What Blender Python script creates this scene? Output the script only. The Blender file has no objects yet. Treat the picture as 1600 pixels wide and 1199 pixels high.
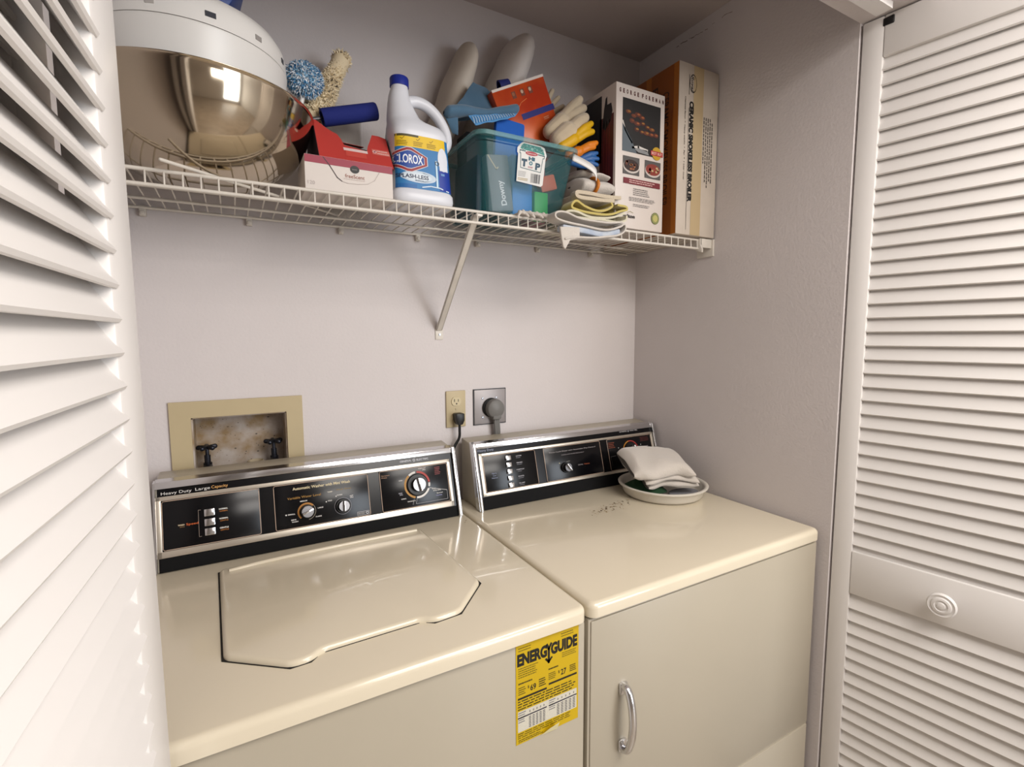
import bpy, bmesh, math, random
from mathutils import Vector, Matrix, noise
from math import sin, cos, pi, radians
random.seed(7)
S = bpy.context.scene
COL = S.collection

# ------------------------------------------------------------------ camera
def make_camera():
    yaw, pit, roll = 0.5094, 0.0959, -0.0048
    F = Vector((sin(yaw) * cos(pit), cos(yaw) * cos(pit), -sin(pit)))
    R = Vector((cos(yaw), -sin(yaw), 0)); U = R.cross(F)
    R2 = R * cos(roll) + U * sin(roll); U2 = -R * sin(roll) + U * cos(roll)
    cd = bpy.data.cameras.new('camera'); c = bpy.data.objects.new('camera', cd); COL.objects.link(c)
    m = Matrix((R2, U2, -F)).transposed().to_4x4(); m.translation = (-1.216, -1.3042, 1.3761)
    c.matrix_world = m
    cd.sensor_width = 36; cd.lens = 777.6656 / 1600 * 36; cd.clip_start = 0.01
    S.camera = c
make_camera()

# ------------------------------------------------------------------ light and exposure
S.view_settings.view_transform = 'Standard'; S.view_settings.look = 'None'
S.view_settings.gamma = 1; S.view_settings.use_curve_mapping = False
S.view_settings.exposure = 0.0
W = bpy.data.worlds.new('world'); S.world = W; W.use_nodes = True
W.node_tree.nodes['Background'].inputs[0].default_value = (0.75, 0.86, 1.0, 1)
W.node_tree.nodes['Background'].inputs[1].default_value = 0.6
def area(name, loc, target, sx, sy, power, color, spread=pi):
    l = bpy.data.lights.new(name, 'AREA'); l.shape = 'RECTANGLE'; l.size = sx; l.size_y = sy
    l.energy = power; l.color = color; l.spread = spread
    o = bpy.data.objects.new(name, l); COL.objects.link(o); o.location = loc
    o.rotation_euler = (Vector(target) - Vector(loc)).to_track_quat('-Z', 'Y').to_euler()
    return o
area('window_daylight', (1.4, -4.62, 1.25), (1.4, 0, 1.25), 1.4, 1.9, 72, (0.87, 0.93, 1.0))
area('ceiling_lamp', (-0.30, -1.75, 2.20), (-0.30, -1.75, 0), 1.1, 0.8, 34, (1.0, 0.955, 0.90))
area('upper_closet_fill', (-0.25, -2.6, 1.95), (-0.5, 0, 1.75), 0.9, 0.5, 17, (1.0, 0.955, 0.90))  # added fill that brightens the upper closet, not an actual lamp

# ------------------------------------------------------------------ materials
def hexc(h):
    h = h.lstrip('#'); v = [int(h[i:i + 2], 16) / 255 for i in (0, 2, 4)]
    return tuple((x / 12.92 if x <= 0.04045 else ((x + 0.055) / 1.055) ** 2.4) for x in v) + (1,)
MATS = {}
def mat(name, col, rough=0.5, metal=0.0, bump=0.0, bscale=200.0, coat=0.0, alpha=1.0, trans=0.0, mottle=0.0, mcol=None, mscale=8.0,
        spec=0.5, sheen=0.0, detail=3.0, ior=1.45, dist=0.001):
    if name in MATS: return MATS[name]
    m = bpy.data.materials.new(name); m.use_nodes = True; nt = m.node_tree; b = nt.nodes['Principled BSDF']
    c = hexc(col) if isinstance(col, str) else col
    b.inputs['Base Color'].default_value = c; b.inputs['Roughness'].default_value = rough
    b.inputs['Metallic'].default_value = metal; b.inputs['Coat Weight'].default_value = coat
    b.inputs['Alpha'].default_value = alpha; b.inputs['Transmission Weight'].default_value = trans
    b.inputs['Specular IOR Level'].default_value = spec; b.inputs['IOR'].default_value = ior
    b.inputs['Sheen Weight'].default_value = sheen
    tc = nt.nodes.new('ShaderNodeTexCoord')
    if mottle or mcol:
        n = nt.nodes.new('ShaderNodeTexNoise'); n.inputs['Scale'].default_value = mscale; n.inputs['Detail'].default_value = detail
        nt.links.new(tc.outputs['Object'], n.inputs['Vector'])
        r = nt.nodes.new('ShaderNodeValToRGB'); r.color_ramp.elements[0].position = 0.38; r.color_ramp.elements[1].position = 0.68
        r.color_ramp.elements[0].color = c
        r.color_ramp.elements[1].color = hexc(mcol) if mcol else tuple(x * (1 - mottle) for x in c[:3]) + (1,)
        nt.links.new(n.outputs['Fac'], r.inputs['Fac']); nt.links.new(r.outputs['Color'], b.inputs['Base Color'])
    if bump:
        n = nt.nodes.new('ShaderNodeTexNoise'); n.inputs['Scale'].default_value = bscale; n.inputs['Detail'].default_value = 4
        nt.links.new(tc.outputs['Object'], n.inputs['Vector'])
        bp = nt.nodes.new('ShaderNodeBump'); bp.inputs['Strength'].default_value = bump; bp.inputs['Distance'].default_value = dist
        nt.links.new(n.outputs['Fac'], bp.inputs['Height']); nt.links.new(bp.outputs['Normal'], b.inputs['Normal'])
    MATS[name] = m; return m
M_WALL = mat('wall_paint', '#cdc6c5', 0.85, bump=0.45, bscale=150, mottle=0.04, mscale=3, dist=0.0016)
M_CEIL = mat('ceiling_paint', '#b9aeab', 0.9, bump=0.3, bscale=150)
M_DOOR = mat('door_paint', '#dcd8d5', 0.45, bump=0.15, bscale=60)
M_FLOOR = mat('floor_tile', '#b5a898', 0.35, mottle=0.15, mscale=5)
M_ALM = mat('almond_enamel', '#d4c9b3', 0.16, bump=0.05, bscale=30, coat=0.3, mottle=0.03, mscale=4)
M_ALM2 = mat('almond_enamel_shaded', '#a9a08f', 0.3, bump=0.05, bscale=40, mottle=0.03, mscale=4)  # darkened copy of the enamel: shade of fronts and sides put into the colour
M_GAP = mat('dark_gap', '#1c1916', 0.8)
M_CHR = mat('chrome', '#d8d8da', 0.16, metal=1.0)
M_CHRD = mat('dark_chrome', '#8a8a8e', 0.25, metal=1.0)
M_SILV = mat('brushed_silver', '#cfc6b8', 0.35, metal=0.85)
M_BLK = mat('gloss_black', '#07070a', 0.2, spec=0.35)
M_MATTE = mat('matte_black', '#070708', 0.7, spec=0.2)
M_BLK2 = mat('satin_black', '#0c0b0c', 0.4)
M_STEEL = mat('polished_steel', '#b8ab98', 0.09, metal=1.0, bump=0.03, bscale=14)
M_WHP = mat('white_plastic', '#d9d6d2', 0.35)
M_WIRE = mat('white_vinyl_wire', '#cfc8be', 0.4, mottle=0.08, mscale=30)
M_CREAM = mat('cream_plastic', '#b5a583', 0.5, mottle=0.05, mscale=8)

def ink(h, rough=0.5): return mat('ink_' + h.strip('#'), h, rough)

# ------------------------------------------------------------------ mesh helpers
class MB:
    def __init__(s): s.v = []; s.f = []; s.m = []; s.mats = []; s.cur = 0
    def use(s, m):
        if m not in s.mats: s.mats.append(m)
        s.cur = s.mats.index(m); return s
    def add(s, vs, fs, M=None):
        o = len(s.v)
        s.v += [tuple(M @ Vector(p)) if M else tuple(p) for p in vs]
        s.f += [tuple(o + i for i in f) for f in fs]; s.m += [s.cur] * len(fs); return s
    def bm(s, b, M=None):
        b.verts.ensure_lookup_table(); b.verts.index_update()
        s.add([v.co.copy() for v in b.verts], [[v.index for v in f.verts] for f in b.faces], M); b.free(); return s
    def box(s, x0, x1, y0, y1, z0, z1, bev=0, seg=2, M=None):
        b = bmesh.new(); bmesh.ops.create_cube(b, size=1)
        for v in b.verts:
            v.co = Vector(((x0 + x1) / 2 + v.co.x * abs(x1 - x0), (y0 + y1) / 2 + v.co.y * abs(y1 - y0), (z0 + z1) / 2 + v.co.z * abs(z1 - z0)))
        if bev: bmesh.ops.bevel(b, geom=b.edges[:], offset=bev, segments=seg, affect='EDGES', profile=0.5)
        return s.bm(b, M)
    def prism(s, poly, a, b_, axis='z', bev=0, seg=2, M=None):
        # poly: 2-D points; extruded along the axis between a and b_
        b = bmesh.new()
        def P(p, h): return {'z': (p[0], p[1], h), 'x': (h, p[0], p[1]), 'y': (p[0], h, p[1])}[axis]
        lo = [b.verts.new(P(p, a)) for p in poly]; hi = [b.verts.new(P(p, b_)) for p in poly]; n = len(poly)
        b.faces.new(lo); b.faces.new(hi)
        for i in range(n): b.faces.new((lo[i], lo[(i + 1) % n], hi[(i + 1) % n], hi[i]))
        bmesh.ops.recalc_face_normals(b, faces=b.faces[:])
        if bev: bmesh.ops.bevel(b, geom=b.edges[:], offset=bev, segments=seg, affect='EDGES', profile=0.5)
        return s.bm(b, M)
    def lathe(s, prof, c=(0, 0, 0), n=48, M=None, sx=1, sy=1, cap=True):
        vs = []; fs = []
        for r, z in prof:
            for k in range(n):
                a = 2 * pi * k / n; vs.append((c[0] + r * sx * cos(a), c[1] + r * sy * sin(a), c[2] + z))
        for i in range(len(prof) - 1):
            for k in range(n):
                fs.append((i * n + k, i * n + (k + 1) % n, (i + 1) * n + (k + 1) % n, (i + 1) * n + k))
        if cap:
            if prof[0][0] > 1e-6: fs.append(tuple(range(n))[::-1])
            if prof[-1][0] > 1e-6: fs.append(tuple((len(prof) - 1) * n + k for k in range(n)))
        return s.add(vs, fs, M)
    def cyl(s, p0, p1, r0, r1=None, n=24):
        r1 = r0 if r1 is None else r1
        p0 = Vector(p0); p1 = Vector(p1); d = p1 - p0; L = d.length
        M = Matrix.Translation(p0) @ d.to_track_quat('Z', 'Y').to_matrix().to_4x4()
        return s.lathe([(r0, 0), (r1, L)], n=n, M=M)
    def capsule(s, p0, p1, r0, r1=None, n=16):
        r1 = r0 if r1 is None else r1
        p0 = Vector(p0); p1 = Vector(p1); d = p1 - p0; L = d.length
        M = Matrix.Translation(p0) @ d.to_track_quat('Z', 'Y').to_matrix().to_4x4()
        pr = [(r0 * cos(t), -r0 * sin(t)) for t in [pi / 2 * (1 - i / 5) for i in range(5)]] + [(r0, 0), (r1, L)] + \
             [(r1 * cos(t), L + r1 * sin(t)) for t in [pi / 2 * i / 5 for i in range(1, 6)]]
        pr = [(max(a, 1e-5), b) for a, b in pr]
        return s.lathe(pr, n=n, M=M)
    def tube(s, pts, r, n=10, closed=False, sub=0):
        pts = [Vector(p) for p in pts]
        if sub: pts = smooth_path(pts, sub, closed)
        rr = r if isinstance(r, (list, tuple)) else None
        N = len(pts); vs = []; fs = []; up = None
        for i, p in enumerate(pts):
            if closed: t = pts[(i + 1) % N] - pts[i - 1]
            else: t = pts[min(i + 1, N - 1)] - pts[max(i - 1, 0)]
            t.normalize()
            if up is None: up = t.orthogonal().normalized()
            up = (up - t * up.dot(t)).normalized(); w = t.cross(up)
            if rr: q = i / (N - 1) * (len(rr) - 1); j = min(int(q), len(rr) - 2); ra = rr[j] + (rr[j + 1] - rr[j]) * (q - j)
            else: ra = r
            for k in range(n):
                a = 2 * pi * k / n; vs.append(p + (up * cos(a) + w * sin(a)) * ra)
        for i in range(N if closed else N - 1):
            for k in range(n):
                j = (i + 1) % N
                fs.append((i * n + k, i * n + (k + 1) % n, j * n + (k + 1) % n, j * n + k))
        if not closed: fs += [tuple(range(n))[::-1], tuple((N - 1) * n + k for k in range(n))]
        return s.add(vs, fs)
    def grid(s, fn, nu, nv):
        vs = [fn(i / nu, j / nv) for j in range(nv + 1) for i in range(nu + 1)]
        fs = [(j * (nu + 1) + i, j * (nu + 1) + i + 1, (j + 1) * (nu + 1) + i + 1, (j + 1) * (nu + 1) + i) for j in range(nv) for i in range(nu)]
        return s.add(vs, fs)
    def build(s, name, m=None, parent=None, smooth=35, mods=(), origin=None):
        me = bpy.data.meshes.new(name); me.from_pydata(s.v, [], s.f)
        if m is not None and not s.mats: me.materials.append(m)
        for x in s.mats: me.materials.append(x)
        for i, p in enumerate(me.polygons): p.material_index = s.m[i] if s.mats else 0
        b = bmesh.new(); b.from_mesh(me); bmesh.ops.recalc_face_normals(b, faces=b.faces[:]); b.to_mesh(me); b.free()
        if smooth:
            me.polygons.foreach_set('use_smooth', [True] * len(me.polygons)); me.set_sharp_from_angle(angle=radians(smooth))
        o = bpy.data.objects.new(name, me); COL.objects.link(o)
        if parent:
            o.parent = parent; o.matrix_parent_inverse = Matrix.Translation(-world_loc(parent))
        for k, kw in mods:
            md = o.modifiers.new(k.lower(), k)
            for a, b2 in kw.items(): setattr(md, a, b2)
        return o
def world_loc(o):
    l = o.location.copy(); p = o.parent
    while p is not None:
        if p.type == 'EMPTY': l = l + p.location; p = p.parent
        else: p = p.parent
    # a mesh parent sits with its own origin at the world origin of our coordinates
    return o.location.copy() if o.type == 'EMPTY' else Vector((0, 0, 0))
def smooth_path(pts, sub, closed=False):
    out = []; N = len(pts)
    for i in range(N if closed else N - 1):
        p1 = pts[i]; p2 = pts[(i + 1) % N]
        p0 = pts[i - 1] if (i > 0 or closed) else p1 * 2 - p2
        p3 = pts[(i + 2) % N] if (i + 2 < N or closed) else p2 * 2 - p1
        for k in range(sub):
            t = k / sub
            out.append(0.5 * ((2 * p1) + (p2 - p0) * t + (2 * p0 - 5 * p1 + 4 * p2 - p3) * t * t + (3 * p1 - p0 - 3 * p2 + p3) * t ** 3))
    if not closed: out.append(pts[-1])
    return out
def thing(name, label, cat, loc, group=None):
    o = bpy.data.objects.new(name, None); COL.objects.link(o); o.location = loc; o.empty_display_size = 0.05
    o['label'] = label; o['category'] = cat
    if group: o['group'] = group
    return o
def tag(o, label, cat, group=None):
    o['label'] = label; o['category'] = cat
    if group: o['group'] = group
    return o
def struct(o): o['kind'] = 'structure'; return o

_tc = {}
def text_geo(txt, bold=0.0, shear=0.0):
    k = (txt, bold, shear)
    if k not in _tc:
        c = bpy.data.curves.new('t', 'FONT'); c.body = txt; c.size = 1; c.offset = bold; c.resolution_u = 3; c.shear = shear
        o = bpy.data.objects.new('t', c); me = o.to_mesh()
        vs = [v.co.copy() for v in me.vertices]; fs = [tuple(p.vertices) for p in me.polygons]
        o.to_mesh_clear(); bpy.data.objects.remove(o); bpy.data.curves.remove(c)
        _tc[k] = (vs, fs)
    return _tc[k]
class Decal:
    """thin printed marks on a surface; fn(s, t, h) gives the point h above the surface"""
    def __init__(s, fn=None, O=None, R=None, U=None):
        if fn is None:
            O = Vector(O); R = Vector(R).normalized(); U = Vector(U).normalized(); N = R.cross(U)
            fn = lambda a, b, h: O + R * a + U * b + N * h
        s.fn = fn; s.mb = MB(); s.h = 0.0004
    def up(s, d=0.00012): s.h += d; return s
    def rect(s, x0, x1, y0, y1, col, nx=1, ny=1):
        s.mb.use(ink(col)); fn, h = s.fn, s.h
        s.mb.grid(lambda u, v: fn(x0 + (x1 - x0) * u, y0 + (y1 - y0) * v, h), nx, ny); return s
    def poly(s, pts, col):
        s.mb.use(ink(col)); s.mb.add([s.fn(x, y, s.h) for x, y in pts], [tuple(range(len(pts)))]); return s
    def vpoly(s, pts, col, n=30):
        # convex outline cut into vertical strips so that it follows a curved surface
        s.mb.use(ink(col)); x0 = min(p[0] for p in pts); x1 = max(p[0] for p in pts); N = len(pts)
        def span(x):
            ys = []
            for i in range(N):
                (ax, ay), (bx_, by_) = pts[i], pts[(i + 1) % N]
                if (ax - x) * (bx_ - x) <= 0 and ax != bx_: ys.append(ay + (by_ - ay) * (x - ax) / (bx_ - ax))
            return (min(ys), max(ys)) if ys else (0, 0)
        e = (x1 - x0) * 1e-4
        def g(u, v):
            x = x0 + e + (x1 - x0 - 2 * e) * u; lo, hi = span(x); return s.fn(x, lo + (hi - lo) * v, s.h)
        s.mb.grid(g, n, 2); return s
    def ell(s, cx, cy, rx, ry, col, n=28):
        return s.poly([(cx + rx * cos(2 * pi * k / n), cy + ry * sin(2 * pi * k / n)) for k in range(n)], col)
    def ring(s, cx, cy, r0, r1, col, a0=0, a1=360, n=40, sy=1):
        s.mb.use(ink(col)); fn, h = s.fn, s.h
        def g(u, v):
            a = radians(a0 + (a1 - a0) * u); r = r0 + (r1 - r0) * v
            return fn(cx + r * cos(a), cy + r * sin(a) * sy, h)
        s.mb.grid(g, n, 1); return s
    def line(s, pts, w, col):
        s.mb.use(ink(col))
        for (x0, y0), (x1, y1) in zip(pts[:-1], pts[1:]):
            d = Vector((x1 - x0, y1 - y0))
            if d.length < 1e-9: continue
            e = d.normalized() * w / 2; n = Vector((-e.y, e.x))
            q = [(x0 - e.x + n.x, y0 - e.y + n.y), (x0 - e.x - n.x, y0 - e.y - n.y), (x1 + e.x - n.x, y1 + e.y - n.y), (x1 + e.x + n.x, y1 + e.y + n.y)]
            s.mb.add([s.fn(x, y, s.h) for x, y in q], [(0, 1, 2, 3)])
        return s
    def frame(s, x0, x1, y0, y1, w, col, r=0.0):
        if r <= 0: return s.line([(x0, y0), (x1, y0), (x1, y1), (x0, y1), (x0, y0)], w, col)
        pts = []
        for cx, cy, a in ((x1 - r, y1 - r, 0), (x0 + r, y1 - r, 90), (x0 + r, y0 + r, 180), (x1 - r, y0 + r, 270)):
            for k in range(6): t = radians(a + 90 * k / 5); pts.append((cx + r * cos(t), cy + r * sin(t)))
        return s.line(pts + [pts[0]], w, col)
    def text(s, txt, x, y, w, hgt, col, bold=0.0, rot=0, align='c', shear=0.0):
        """fits txt in a box of width w and cap height hgt; (x, y) is the centre (or left middle) of the box"""
        vs, fs = text_geo(txt, bold, shear)
        if not vs: return s
        x0 = min(v.x for v in vs); x1 = max(v.x for v in vs); y0 = min(v.y for v in vs); y1 = max(v.y for v in vs)
        kx = w / (x1 - x0); ky = hgt / (y1 - y0); s.mb.use(ink(col)); out = []; cr, sr = cos(radians(rot)), sin(radians(rot))
        for v in vs:
            a = (v.x - x0) * kx - (w / 2 if align == 'c' else 0); b = (v.y - y0) * ky - hgt / 2
            out.append(s.fn(x + a * cr - b * sr, y + a * sr + b * cr, s.h))
        s.mb.add(out, fs); return s
    def greek(s, x0, x1, y0, y1, rows, col, fill=0.55, seed=1, rot90=False, jag=0.25):
        """rows of unreadable small print"""
        r = random.Random(seed); dy = (y1 - y0) / rows
        for i in range(rows):
            yy = y1 - (i + 0.5) * dy; x = x0; end = x1 - (x1 - x0) * r.random() * jag
            while x < end:
                w = (x1 - x0) * r.uniform(0.04, 0.13); xe = min(x + w, end)
                s.rect(x, xe, yy - dy * fill / 2, yy + dy * fill / 2, col); x = xe + (x1 - x0) * 0.018
        return s
    def build(s, name, parent, **k): return s.mb.build(name, None, parent, smooth=0, **k)

# ================================================================== SETTING
mb = MB()   # back wall with the hole of the washer outlet box
BX0, BX1, BZ0, BZ1 = -1.306, -1.112, 1.045, 1.197
mb.box(-1.56, BX0, 0, 0.12, 0, 2.28); mb.box(BX1, 0.16, 0, 0.12, 0, 2.28)
mb.box(BX0, BX1, 0, 0.12, 0, BZ0); mb.box(BX0, BX1, 0, 0.12, BZ1, 2.28)
struct(mb.build('wall_back', M_WALL, smooth=0))
wr = struct(MB().box(0, 0.16, -0.675, 0, 0, 2.44).build('wall_right', M_WALL, smooth=0))
struct(MB().box(-1.56, -1.42, -0.675, 0, 0, 2.44).build('wall_left', M_WALL, smooth=0))
struct(MB().box(-1.42, 0.0, -0.675, 0.0, 2.2706, 2.36).build('ceiling', M_CEIL, smooth=0))
mb = MB(); mb.box(-3.2, -1.42, -0.79, -0.675, 0, 2.44); mb.box(0.16, 2.4, -0.79, -0.675, 0, 2.44); mb.box(-1.42, 0.16, -0.79, -0.675, 2.043, 2.44)
struct(mb.build('wall_front', M_WALL, smooth=0))
struct(MB().box(-3.2, 2.4, -4.7, 0.12, -0.05, 0).build('floor', M_FLOOR, smooth=0))
struct(MB().box(-3.2, 2.4, -4.7, -0.79, 2.44, 2.5).build('ceiling_room', M_CEIL, smooth=0))
mb = MB(); mb.box(-3.3, -3.2, -4.7, -0.675, 0, 2.44); struct(mb.build('wall_room_left', mat('room_wall', '#d0cac2', 0.8), smooth=0))
struct(MB().box(2.4, 2.5, -4.7, -0.675, 0, 2.44).build('wall_room_right', MATS['room_wall'], smooth=0))
mb = MB(); mb.box(-3.2, 0.7, -4.8, -4.7, 0, 2.44); mb.box(2.1, 2.4, -4.8, -4.7, 0, 2.44)
mb.box(.7, 2.1, -4.8, -4.7, 2.25, 2.44); mb.box(.7, 2.1, -4.8, -4.7, 0, 0.2)
struct(mb.build('wall_room_back', MATS['room_wall'], smooth=0))
mb = MB()
for x0, x1 in ((.7, .75), (1.375, 1.425), (2.05, 2.1)): mb.box(x0, x1, -4.73, -4.68, .2, 2.25)
mb.box(.7, 2.1, -4.73, -4.68, .2, .26); mb.box(.7, 2.1, -4.73, -4.68, 2.19, 2.25)
struct(mb.build('window_1', M_DOOR, smooth=0))
# hairline crack in the right wall under the ceiling
rc = random.Random(3); pts = []
for i in range(26):
    t = i / 25; pts.append((0.15 + 0.20 * t, 2.240 + 0.003 * sin(t * 9) + rc.uniform(-.002, .002)))
d = Decal(fn=lambda a, b, h: Vector((-h, -a, b)))
for i in range(25):
    if rc.random() < 0.85: d.line(pts[i:i + 2], rc.uniform(.0008, .0022), '#5c5048' if i < 9 else '#8a7f78')
d.build('wall_crack', wr)

def louver_door(name, far, dirv, nrm, width, knob_s, st=.040, tip=0.004, pitch=.0306, phase=1.947, w2=.0222, tilt=57, fwd=.0025):
    """a folded pair of louvred panels; the first panel faces the camera"""
    D = Vector((dirv[0], dirv[1], 0)).normalized(); N = Vector((nrm[0], nrm[1], 0)).normalized()
    root = bpy.data.objects.new(name, None); COL.objects.link(root); root.location = (far[0], far[1], 0); struct(root)
    T = .028
    def frame(off):
        m = Matrix((D, N, Vector((0, 0, 1)))).transposed().to_4x4()
        m.translation = Vector((far[0], far[1], 0)) + N * off; return m
    for pi_, off in ((0, 0.0), (1, -0.052)):
        M = frame(off); zt = 2.040; zb = .02
        p = MB().box(0, st, -T, 0, zb, zt, .0035, M=M).box(width - st, width, -T, 0, zb, zt, .0035, M=M) \
            .box(st, width - st, -T, 0, 1.9575, zt, .002, M=M).box(st, width - st, -T, 0, .774, .876, .002, M=M) \
            .box(st, width - st, -T, 0, zb, .16, .002, M=M)
        fr = p.build('door_panel', M_DOOR, root)
        b = MB(); th = radians(tilt)
        prof = [(-w2, -.003), (-w2 + .002, -.0032), (w2, -.003), (w2 + .0015, 0), (w2, .003), (-w2, .003), (-w2 - .0015, 0)]
        for zlo, zhi in ((.874, 1.953), (.162, .778)):
            k0 = math.ceil((zlo - phase) / pitch); k1 = math.floor((zhi - phase) / pitch)
            for k in range(k0, k1 + 1):
                zc = phase + k * pitch
                # viewer side low, far side high
                poly = []
                for a, c in prof:
                    yy = -a * cos(th) - c * sin(th); zz = -(-a * sin(th)) * -1
                    yy = a * cos(th) + c * sin(th); zz = -a * sin(th) + c * cos(th)
                    poly.append((yy - T / 2 + fwd, zc + zz))
                b.prism(poly, st - tip, width - st + tip, 'x', M=M)
        b.build('louver_slats', M_DOOR, fr, smooth=25)
        if pi_ == 0 and knob_s:
            Mk = M @ Matrix.Translation((knob_s, 0, .826)) @ Matrix.Rotation(-pi / 2, 4, 'X')
            kb = MB().lathe([(.009, 0), (.009, .012), (.020, .016), (.0245, .021), (.0245, .025), (.022, .0275), (.0195, .0262), (.0175, .0262), (.0155, .0285), (.0115, .0292),
                             (.0098, .0275), (.008, .0275), (.0062, .0295), (.0001, .0305)], M=Mk)
            kb.build('knob', M_DOOR, fr)
    return root
louver_door('door_1', (-1.299, -.6765), (-.06, -.998), (.998, -.06), .42, None, st=.080, tip=.008, pitch=.02965, phase=1.528)
louver_door('door_2', (.003, -.679), (.161, -.987), (-.987, -.161), .40, .208, tip=0, w2=.0168, tilt=71, fwd=.004)
mb = MB(); mb.box(-1.42, -.02, -.745, -.715, 2.030, 2.043)
tr = struct(mb.build('trim_1', M_DOOR, smooth=0))
MB().box(.008, .03, -.735, -.715, 2.018, 2.034, .002).cyl((.018, -.725, 2.0), (.018, -.725, 2.03), .006).build('pivot_bracket', M_BLK2, tr)

# ================================================================== WASHER AND DRYER
CO = Vector((0, -.15, .914)); CU = Vector((0, .045, .161)).normalized()
CN = Vector((1, 0, 0)).cross(CU)
def cp(x, t, h=0): return CO + Vector((x, 0, 0)) + CU * t + CN * h
CM = Matrix((Vector((1, 0, 0)), CU, CN)).transposed().to_4x4(); CM.translation = CO   # local x, t, h
def console(root, x0, x1, silver, panels, end_l, end_r):
    TT = .175; top = cp(0, TT)
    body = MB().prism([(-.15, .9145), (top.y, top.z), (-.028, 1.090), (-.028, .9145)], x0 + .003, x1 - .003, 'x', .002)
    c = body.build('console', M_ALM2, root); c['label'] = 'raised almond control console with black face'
    MB().box(x0 + .006, x1 - .006, .001, .163, 0, .0025, M=CM).build('face_plate', M_BLK, c)
    MB().box(x0 + .009, x1 - .009, .001, silver[0] - .001, .0025, .0030, M=CM).build('lower_recess', M_MATTE, c)
    # chrome top strip and end trims
    k = MB().box(x0 + .002, x1 - .002, .163, TT + .002, -.003, .0065, .0015, M=CM)
    k.prism([(top.y - .0065, top.z), (top.y + .02, top.z + .0045), (top.y + .02, top.z + .0015), (top.y, top.z - .004)], x0 + .002, x1 - .002, 'x')
    k.build('top_trim', M_CHR, c)
    for e, xa, xb, xo in ((end_l, x0, x0 + .009, x0), (end_r, x1 - .009, x1, x1)):
        k = MB()
        if e: k.box(xa, xb, -.012, TT + .003, -.004, .010, .002, M=CM)
        k.prism([(-.156, .916), (top.y - .006, top.z + .002), (top.y + .012, top.z + .004), (-.132, .916)], xo - (.001 if xo == x0 else .003), xo + (.003 if xo == x0 else .001), 'x')
        k.build('end_trim', M_CHR, c)
    s0, s1 = silver[0], silver[1]; p0, p1 = silver[2], silver[3]
    sb = MB(); xl, xr = panels[0][0] - .010, panels[-1][1] + .008
    sb.box(xl, xr, s0, p0, .002, .005, .0008, M=CM); sb.box(xl, xr, p1, s1, .002, .005, .0008, M=CM)
    sb.box(xl, panels[0][0], s0, s1, .002, .005, .0008, M=CM); sb.box(panels[-1][1], xr, s0, s1, .002, .005, .0008, M=CM)
    sb.build('silver_band', M_SILV, c)
    pl = []
    for a, b in panels:
        q = MB().box(a, b, p0, p1, .002, .0038, .0006, M=CM).build('control_panel', M_BLK, c); pl.append(q)
        d = Decal(fn=lambda s, t, h: cp(s, t, .0038 + h)); d.frame(a + .0014, b - .0014, p0 + .0014, p1 - .0014, .0011, '#b9a08c', .004)
        d.build('panel_outline', q)
    return c, pl
def dial(parent, x, t, r_knob, r_out, h0=.004, ang=80, mat_k=M_CHRD):
    M = CM @ Matrix.Translation((x, t, h0))
    k = MB().lathe([(r_out, 0), (r_out, .004), (r_out * .93, .006), (r_knob * 1.02, .006), (r_knob, .016), (r_knob * .9, .018), (.0001, .018)], M=M, n=40)
    o = k.build('dial', M_BLK2, parent)
    MB().lathe([(r_knob * 1.0, .0165), (r_knob * .96, .0188), (.0001, .0188)], M=M, n=40).build('dial_cap', M_CHRD, o)
    R = M @ Matrix.Rotation(radians(ang), 4, 'Z')
    MB().box(-r_knob * .98, r_knob * .98, -r_knob * .17, r_knob * .17, .018, .027, .0012, M=R).build('grip', M_CHR, o)
    return o
def cabinet(name, x0, x1, label):
    """body shell, worktop slab with rolled edges"""
    r = thing(name, label, 'washing machine' if 'washer' in name else 'tumble dryer', ((x0 + x1) / 2, -.34, 0))
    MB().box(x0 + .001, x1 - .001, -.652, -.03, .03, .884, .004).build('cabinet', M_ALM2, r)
    MB().box(x0 + .006, x1 - .006, -.648, -.03, .882, .889).build('seam', M_GAP, r)
    MB().box(x0 + .03, x1 - .03, -.62, -.05, 0, .04).build('base_plinth', M_GAP, r)
    b = bmesh.new(); bmesh.ops.create_cube(b, size=1)
    for v in b.verts: v.co = Vector(((x0 + x1) / 2 + v.co.x * (x1 - x0), -.3425 + v.co.y * .635, .901 + v.co.z * .026))
    bmesh.ops.bevel(b, geom=[e for e in b.edges if abs(e.verts[0].co.z - e.verts[1].co.z) > .01], offset=.018, segments=5, affect='EDGES', profile=.5)
    bmesh.ops.bevel(b, geom=[e for e in b.edges if e.verts[0].co.z > .912 and e.verts[1].co.z > .912], offset=.0105, segments=5, affect='EDGES', profile=.5)
    MB().bm(b).build('top_panel', M_ALM, r, smooth=50)
    return r
WX0, WX1, DX0, DX1 = -1.388, -.7080, -.7035, -.012
wash = cabinet('clothes_washer', WX0, WX1, 'almond top-loading washing machine with yellow energy sticker, standing left')
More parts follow.
